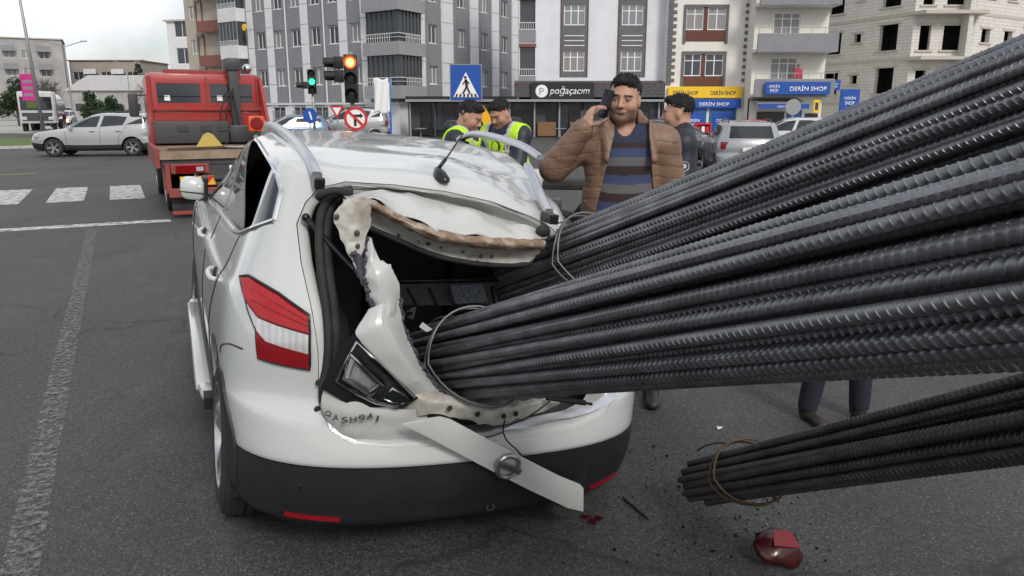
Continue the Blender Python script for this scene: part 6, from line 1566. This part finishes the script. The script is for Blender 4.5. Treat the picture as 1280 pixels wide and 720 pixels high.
def disc_sign(label, loc, z, r, kind, rz=0.):
    t = thing('road_sign', label, 'road sign', (loc[0], loc[1], 0), rz); MB().tube([(0, .04, 0), (0, .04, z+r)], .03, 8).build('pole', 'pole_steel', t, smooth='all')
    def disc(r0, r1, y, m, n): return MB().lathe([(r0, y), (r1, y), (r1, y+.006)], 32, 'y', at=(0, 0, z)).build(n, m, t)
    if kind == 'no_turn':
        disc(0, r, .0, 'sign_white', 'plate'); disc(r*.78, r, -.008, 'sign_red', 'rim')
        ar = MB().prism([(-.04*1, z-.15), (.01, z-.15), (.01, z+.03), (.09, z+.03), (.09, z-.0), (.15, z+.055), (.09, z+.11), (.09, z+.08), (-.04, z+.08)], -.006, -.002, 'y'); ar.build('arrow', 'signal_black', t)
        MB().beam((-r*.62, -.011, z+r*.62), (r*.62, -.011, z-r*.62), .006, .05, (1, 0, 1)).build('slash', 'sign_red', t)
    elif kind == 'blue':
        disc(0, r, 0, 'sign_blue', 'plate'); MB().beam((.05, -.006, z-.14), (-.03, -.006, z+.14), .006, .06, (1, 0, 0)).build('arrow', 'sign_white', t)
    else: disc(0, r, 0, 'rail_grey', 'plate')
    return t
disc_sign('round no turn sign with red ring and slash', (-3.16, 15.75), 1.52, .235, 'no_turn', R_(8))
disc_sign('round blue arrow sign below the green traffic light', (-7.15, 27.6), 1.50, .27, 'blue', R_(40))
disc_sign('grey back of a round sign by the blue shop', (14.4, 40.0), 1.85, .40, 'back')
t = thing('road_sign', 'red and white triangular give way sign among the parked cars', 'road sign', (-8.75, 39.0, 0)); z = 1.70
MB().tube([(0, .04, 0), (0, .04, z)], .03, 8).build('pole', 'pole_steel', t); MB().prism([(-.36, z+.2), (.36, z+.2), (0, z-.42)], 0, .01, 'y').build('plate', 'sign_red', t); MB().prism([(-.22, z+.12), (.22, z+.12), (0, z-.26)], -.012, -.004, 'y').build('centre', 'sign_white', t)
t = thing('road_sign', 'blue pedestrian crossing sign with walking figure in white triangle', 'road sign', (-.855, 14.6, 0)); z = 2.18; w = .30; h = .335
MB().tube([(0, .05, 0), (0, .05, z+.3)], .035, 8).build('pole', 'pole_steel', t, smooth='all'); MB().bbox(-w, w, 0, .02, z-h, z+h, .006).build('plate', 'sign_blue', t)
MB().box(-w, w, -.004, -.001, z+h-.02, z+h).box(-w, w, -.004, -.001, z-h, z-h+.02).box(-w, -w+.018, -.004, -.001, z-h+.02, z+h-.02).box(w-.018, w, -.004, -.001, z-h+.02, z+h-.02).build('border', 'glass_blind', t)
MB().prism([(-.235, z-.26), (.235, z-.26), (0, z+.19)], -.008, -.002, 'y').build('triangle', 'sign_white', t)
fg = MB()
for a, b_, ww in (((-.0, .06), (.015, -.07), .05), ((.015, -.07), (-.06, -.20), .032), ((.015, -.07), (.075, -.20), .032), ((0, .045), (-.06, -.03), .022), ((0, .045), (.065, -.02), .022)):
    fg.beam((a[0], -.012, z+a[1]), (b_[0], -.012, z+b_[1]), .004, ww, (1, 0, 0)) if False else fg.beam((a[0], -.012, z+a[1]), (b_[0], -.012, z+b_[1]), ww, .004, (0, 1, 0))
fg.lathe([(0, -.014), (.026, -.014), (.026, -.010)], 14, 'y', at=(-.008, 0, z+.095)).build('walking_figure', 'signal_black', t)
for k in range(6):
    x = -.185+.074*k; MB().prism([(x-.02-.0, z-.255), (x+.018, z-.255), (x+.018-.25*x*.4, z-.20), (x-.012-.25*x*.4, z-.20)], -.0125, -.0085, 'y').build('crossing_stripe', 'signal_black', t)
t = thing('hazard_board', 'yellow and black diagonal hazard board behind the two officers', 'road sign', (-.42, 12.6, 0))
MB().tube([(0, .05, 0), (0, .05, 1.75)], .03, 8).build('pole', 'pole_dark', t); MB().box(-.22, .24, 0, .02, 1.12, 1.78).build('plate', 'signal_black', t); MB().prism([(-.2, 1.76), (-.04, 1.76), (.22, 1.36), (.22, 1.16), (.12, 1.16)], -.006, -.002, 'y').build('stripe', 'hazard_yellow', t)
t = thing('cloth_banner', 'white cloth hanging crumpled from a blue pole', 'banner', (-3.12, 20, 0)); MB().tube([(0, 0, 0), (0, 0, 2.5)], .03, 8).build('pole', 'moto_blue', t)
G = np.array([[(-.40+.40*i/8, .03*math.sin(i*1.9+j*.5)-.03, 2.46-.85*j/8+.03*math.sin(i)) for i in range(9)] for j in range(9)]); o = MB().grid(cr_rows(G, 2)).build('cloth', 'sign_white', t, smooth='all'); md = o.modifiers.new('s', 'SOLIDIFY'); md.thickness = .006
# lamp posts and the banner pole on the left
D('banner_pink', (.52, .03, .22), .6, var=.15, vscale=3)
t = thing('banner_pole', 'tall leaning steel lamp pole carrying a pink banner', 'lamp post', (-33.2, 55, 0)); MB().tube([(0, 0, 0), (-.55, 0, 12.5)], [.13, .07], 10).build('pole', 'pole_steel', t, smooth='all')
b_ = MB().box(-1.15, -.15, -.02, .02, 2.35, 4.15).build('banner', 'banner_pink', t); MB().box(-.95, -.2, -.025, .015, 1.85, 2.28).build('lower_banner', 'grass', t)
for k in range(3): MB().box(-1.0, -.35, -.028, -.021, 2.65+.45*k, 2.85+.45*k).build('print_block', 'glass_blind', b_)
for i, (x, y, hgt, lb) in enumerate(((-53.5, 95, 9.2, 'double armed street lamp before the low tiled block'), (-58.5, 120, 8.6, 'double armed street lamp behind the metal warehouse roof'))):
    t = thing('street_lamp', lb, 'street lamp', (x, y, 0)); MB().tube([(0, 0, 0), (0, 0, hgt)], [.12, .07], 8).build('pole', 'pole_steel', t)
    for s in (-1, 1): MB().tube(curve([(0, 0, hgt-.1), (s*.8, 0, hgt+.1), (s*2.2, 0, hgt+.5)], 4), .05, 6).build('arm', 'pole_steel', t); MB().bbox(s*2.4-.35, s*2.4+.35, -.1, .1, hgt+.45, hgt+.58, .03).build('lamp_head', 'rail_grey', t)
# shop goods
for lb, x, y, w, h in (('red drinks display rack below the blue awning', 13.6, 45.6, 1.3, .95), ('small red drinks cabinet in front of the blue posters', 10.9, 46.0, .9, .75)):
    t = thing('display_rack', lb, 'display rack', (x, y, -.2)); MB().box(0, w, 0, .5, .0, .1).box(0, .06, 0, .5, .1, h+.3).box(w-.06, w, 0, .5, .1, h+.3).box(.06, w-.06, .44, .5, .1, h+.3).box(0, w, 0, .5, h+.3, h+.4).build('frame', 'sign_red', t)
    for k in range(3): MB().box(.08+k*(w-.1)/3, (k+1)*(w-.1)/3, .05, .4, .12, h+.2).build('goods', 'sign_white' if k % 2 else 'sign_red', t)
t = thing('shop_sign', 'narrow yellow sign on a post beside the blue signs', 'shop sign', (16.9, 43.5, -.2)); MB().tube([(0, 0, 0), (0, 0, 2.4)], .03, 6).build('post', 'pole_dark', t); MB().bbox(-.14, .22, -.06, -.03, 1.75, 2.45, .01).build('board', 'sign_yellow', t); MB().box(-.05, .12, -.066, -.061, 1.9, 2.3).build('mark', 'sign_navy', t)
make_person('small figure in a red top standing on the lower balcony above the shop', (14.75+2.65, 48.6-.6, 2.66), 5, POSE, .03, [('shirt', 'cloth', .02, NOL, [lambda X, Y, Z: .85-Z+0*X+0*Y], col_const((.42, .06, .08)), None), ('trousers', 'cloth', .015, LEGS, [lambda X, Y, Z: Z-1.0+0*X+0*Y], col_const((.03, .03, .04)), None)], scale=.97)

# ================================================================ TREES AND SHRUBS (far left)
D('bark', (.075, .06, .05), .9, var=.3, vscale=8)
D('leaf_dark', (.03, .055, .025), .8, var=.5, vscale=2)
D('leaf_pine', (.022, .045, .03), .8, var=.4, vscale=2)
def leafy(name, label, loc, w, h, z0, m, n, seed, trunk=.12, cat='tree', group=None):
    rng = np.random.RandomState(seed); t = thing(name, label, cat, loc, 0, group); mb = MB()
    cl = [(rng.uniform(-.6, .6)*w/2, rng.uniform(-.6, .6)*w/2, z0+rng.uniform(.15, .85)*(h-z0), rng.uniform(.22, .42)*w/2) for _ in range(14)]
    for k in range(n):
        c = cl[rng.randint(14)]; d = rng.normal(size=3); d /= np.linalg.norm(d); p = np.array(c[:3])+d*c[3]*rng.uniform(.4, 1.15)
        if p[2] < .02: continue
        a, b_ = rng.normal(size=3), rng.normal(size=3); s = rng.uniform(.08, .2)*max(.6, w/3); a = a/np.linalg.norm(a)*s; b_ = b_/np.linalg.norm(b_)*s
        mb.add([p-a, p+b_*.5, p+a, p-b_*.5], [(0, 1, 2, 3)])
    mb.build('crown', m, t, fix=False); tr = MB()
    tr.tube([(0, 0, 0), (.05, 0, z0+.4*(h-z0)), (0, .05, h*.8)], [trunk, trunk*.7, trunk*.2], 7)
    for c in cl[:7]: tr.tube([(0, 0, z0*.8+.1), c[:3]], [trunk*.5, .02], 5)
    tr.build('trunk', 'bark', t); return t
def bare(label, loc, h, seed):
    rng = np.random.RandomState(seed); t = thing('bare_tree', label, 'tree', loc, 0, 'leafless street trees'); tr = MB(); tw = MB(); tr.tube([(0, 0, 0), (.1, 0, h*.5), (0, .1, h*.9)], [.12, .08, .02], 6)
    for k in range(26):
        z = rng.uniform(.3, .9)*h; a = rng.uniform(0, 6.28); r = (h-z)*.55+.4; p = (r*math.cos(a), r*math.sin(a), z+r*.9); tw.tube([(0, 0, z), (p[0]*.5, p[1]*.5, z+r*.35), p], [.04, .025, .008], 4)
        for j in range(4): q = rng.normal(size=3)*.4; tw.tube([(p[0]*.6, p[1]*.6, z+r*.5), (p[0]*.8+q[0], p[1]*.8+q[1], z+r*.8+abs(q[2]))], [.02, .006], 3)
    tr.build('trunk', 'bark', t); tw.build('branches', 'bark', t); return t
leafy('evergreen_bush', 'round dark evergreen tree in front of the warehouse', (-48.5, 92, 0), 4.6, 3.9, .5, 'leaf_dark', 4200, 1)
leafy('evergreen_bush', 'dark evergreen shrub just behind the tow truck mirror', (-49.5, 98, 0), 2.2, 2.6, .3, 'leaf_dark', 1600, 2)
leafy('evergreen_bush', 'dark tree crown rising behind the tanker lorry', (-52, 82, 0), 4.4, 5.0, 1.0, 'leaf_dark', 3200, 3)
for i, (x, y, w, h, lb) in enumerate(((-49, 84, 5.5, 1.5, 'clipped low hedge behind the oncoming car'), (-43.5, 86, 5, 1.5, 'clipped low hedge along the far kerb by the evergreen'))): leafy('hedge', lb, (x, y, 0), w, h, .1, 'leaf_dark', 2600, 10+i, .05, 'hedge')
pt = thing('pine_tree', 'slim layered pine tree above the warehouse roof', 'tree', (-62, 131, 0)); mb = MB(); rng = np.random.RandomState(4)
for k in range(1100):
    z = rng.uniform(2, 9.2); r = (9.6-z)*.32*(.6+.4*abs(math.sin(z*3.2)))*rng.uniform(.3, 1); a = rng.uniform(0, 6.28); p = np.array((r*math.cos(a), r*math.sin(a), z-.15*r)); d = np.array((math.cos(a), math.sin(a), -.2))*.35; q = rng.normal(size=3)*.10; mb.add([p, p+d*.5+q, p+d, p+d*.5-q], [(0, 1, 2, 3)])
mb.build('crown', 'leaf_pine', pt, fix=False); MB().tube([(0, 0, 0), (0, 0, 9.4)], [.18, .03], 7).build('trunk', 'bark', pt)
for i, (x, y, h) in enumerate(((-58, 96, 5.5), (-54.5, 93, 5.0), (-46, 100, 5.5))): bare('leafless tree with thin twigs before the far buildings', (x, y, 0), h, 20+i)

# ================================================================ DEBRIS
D('shard_red', (.05, .005, .006), .3, coat=.3)
rs = thing('broken_lamp', 'broken red lamp shell lying on the asphalt below the rusty bundle', 'debris', (1.02, 2.62, .0), R_(30))
rng = np.random.RandomState(2); G = []
for i in range(8):
    r = i/7; G.append([((.135*r*(1+.16*rng.uniform(-1, 1)*(r > .9)))*math.cos(a_), (.085*r*(1+.2*rng.uniform(-1, 1)*(r > .9)))*math.sin(a_), .008+.062*(1-r**2.2)+.004*math.sin(5*a_)*r) for a_ in np.linspace(.2, 5.3, 22)])
o = MB().grid(np.array(G)).build('shell', 'shard_red', rs, smooth=40); md = o.modifiers.new('s', 'SOLIDIFY'); md.thickness = .005
MB().bbox(-.02, .05, -.04, .03, .02, .05, .008).build('bulb_holder', 'clear_lens', rs); rs.location.z = .035; rs.rotation_euler = (.42, .1, R_(30))
MB().prism([(-.08, -.02), (.03, -.055), (.05, .02), (-.03, .04)], .066, .070).build('lens_facet', 'dark_red_lens', rs)
def shard(label, loc, poly, m, h=.008, tilt=0., group=None):
    o = MB().prism(poly, 0, h).build('shard', m); o.location = loc; o.rotation_euler = (tilt, 0, random.uniform(0, 6)); return tag(o, label, 'debris', group)
shard('black torn plastic shard beside the rear wheel of the wrecked car', (-1.30, 3.18, .006), [(-.06, -.01), (.0, .015), (.07, .03), (.05, -.005), (-.01, -.02)], 'black_plastic', .012, .12)
shard('thin black plastic strip on the asphalt near the hanging trim', (.53, 2.98, .005), [(-.10, -.006), (.10, .0), (.1, .008), (-.1, .004)], 'gloss_black', .006)
for i, (x, y) in enumerate(((.335, 2.87), (.365, 2.90), (.31, 2.91))): shard('small red lamp fragment under the dangling trim strip', (x, y, .005), [(-.02, -.01), (.018, -.014), (.012, .012), (-.01, .018)], 'shard_red', .006, .1, 'red lamp fragments')
shard('small white fragment beside the rusty bundle on the asphalt', (1.12, 3.83, .005), [(-.02, -.01), (.022, -.004), (.0, .018)], 'sign_white', .006)
rng = np.random.RandomState(9); mb = MB()
for k in range(480):
    x, y = rng.normal(.75, .30), rng.normal(2.92, .28); s = abs(rng.normal(0, .0038))+.0012; a = rng.uniform(0, 6.28)
    mb.add([(x+s*math.cos(a), y+s*math.sin(a), .001), (x+s*math.cos(a+2), y+s*math.sin(a+2), .001), (x+s*.9*math.cos(a+4), y+s*math.sin(a+4), .001), (x, y, .002+s)], [(0, 1, 3), (1, 2, 3), (2, 0, 3)])
tag(mb.build('crumbs', 'gloss_black', fix=False), 'scattered black plastic crumbs on the asphalt behind the wrecked car', 'debris', kind='stuff')
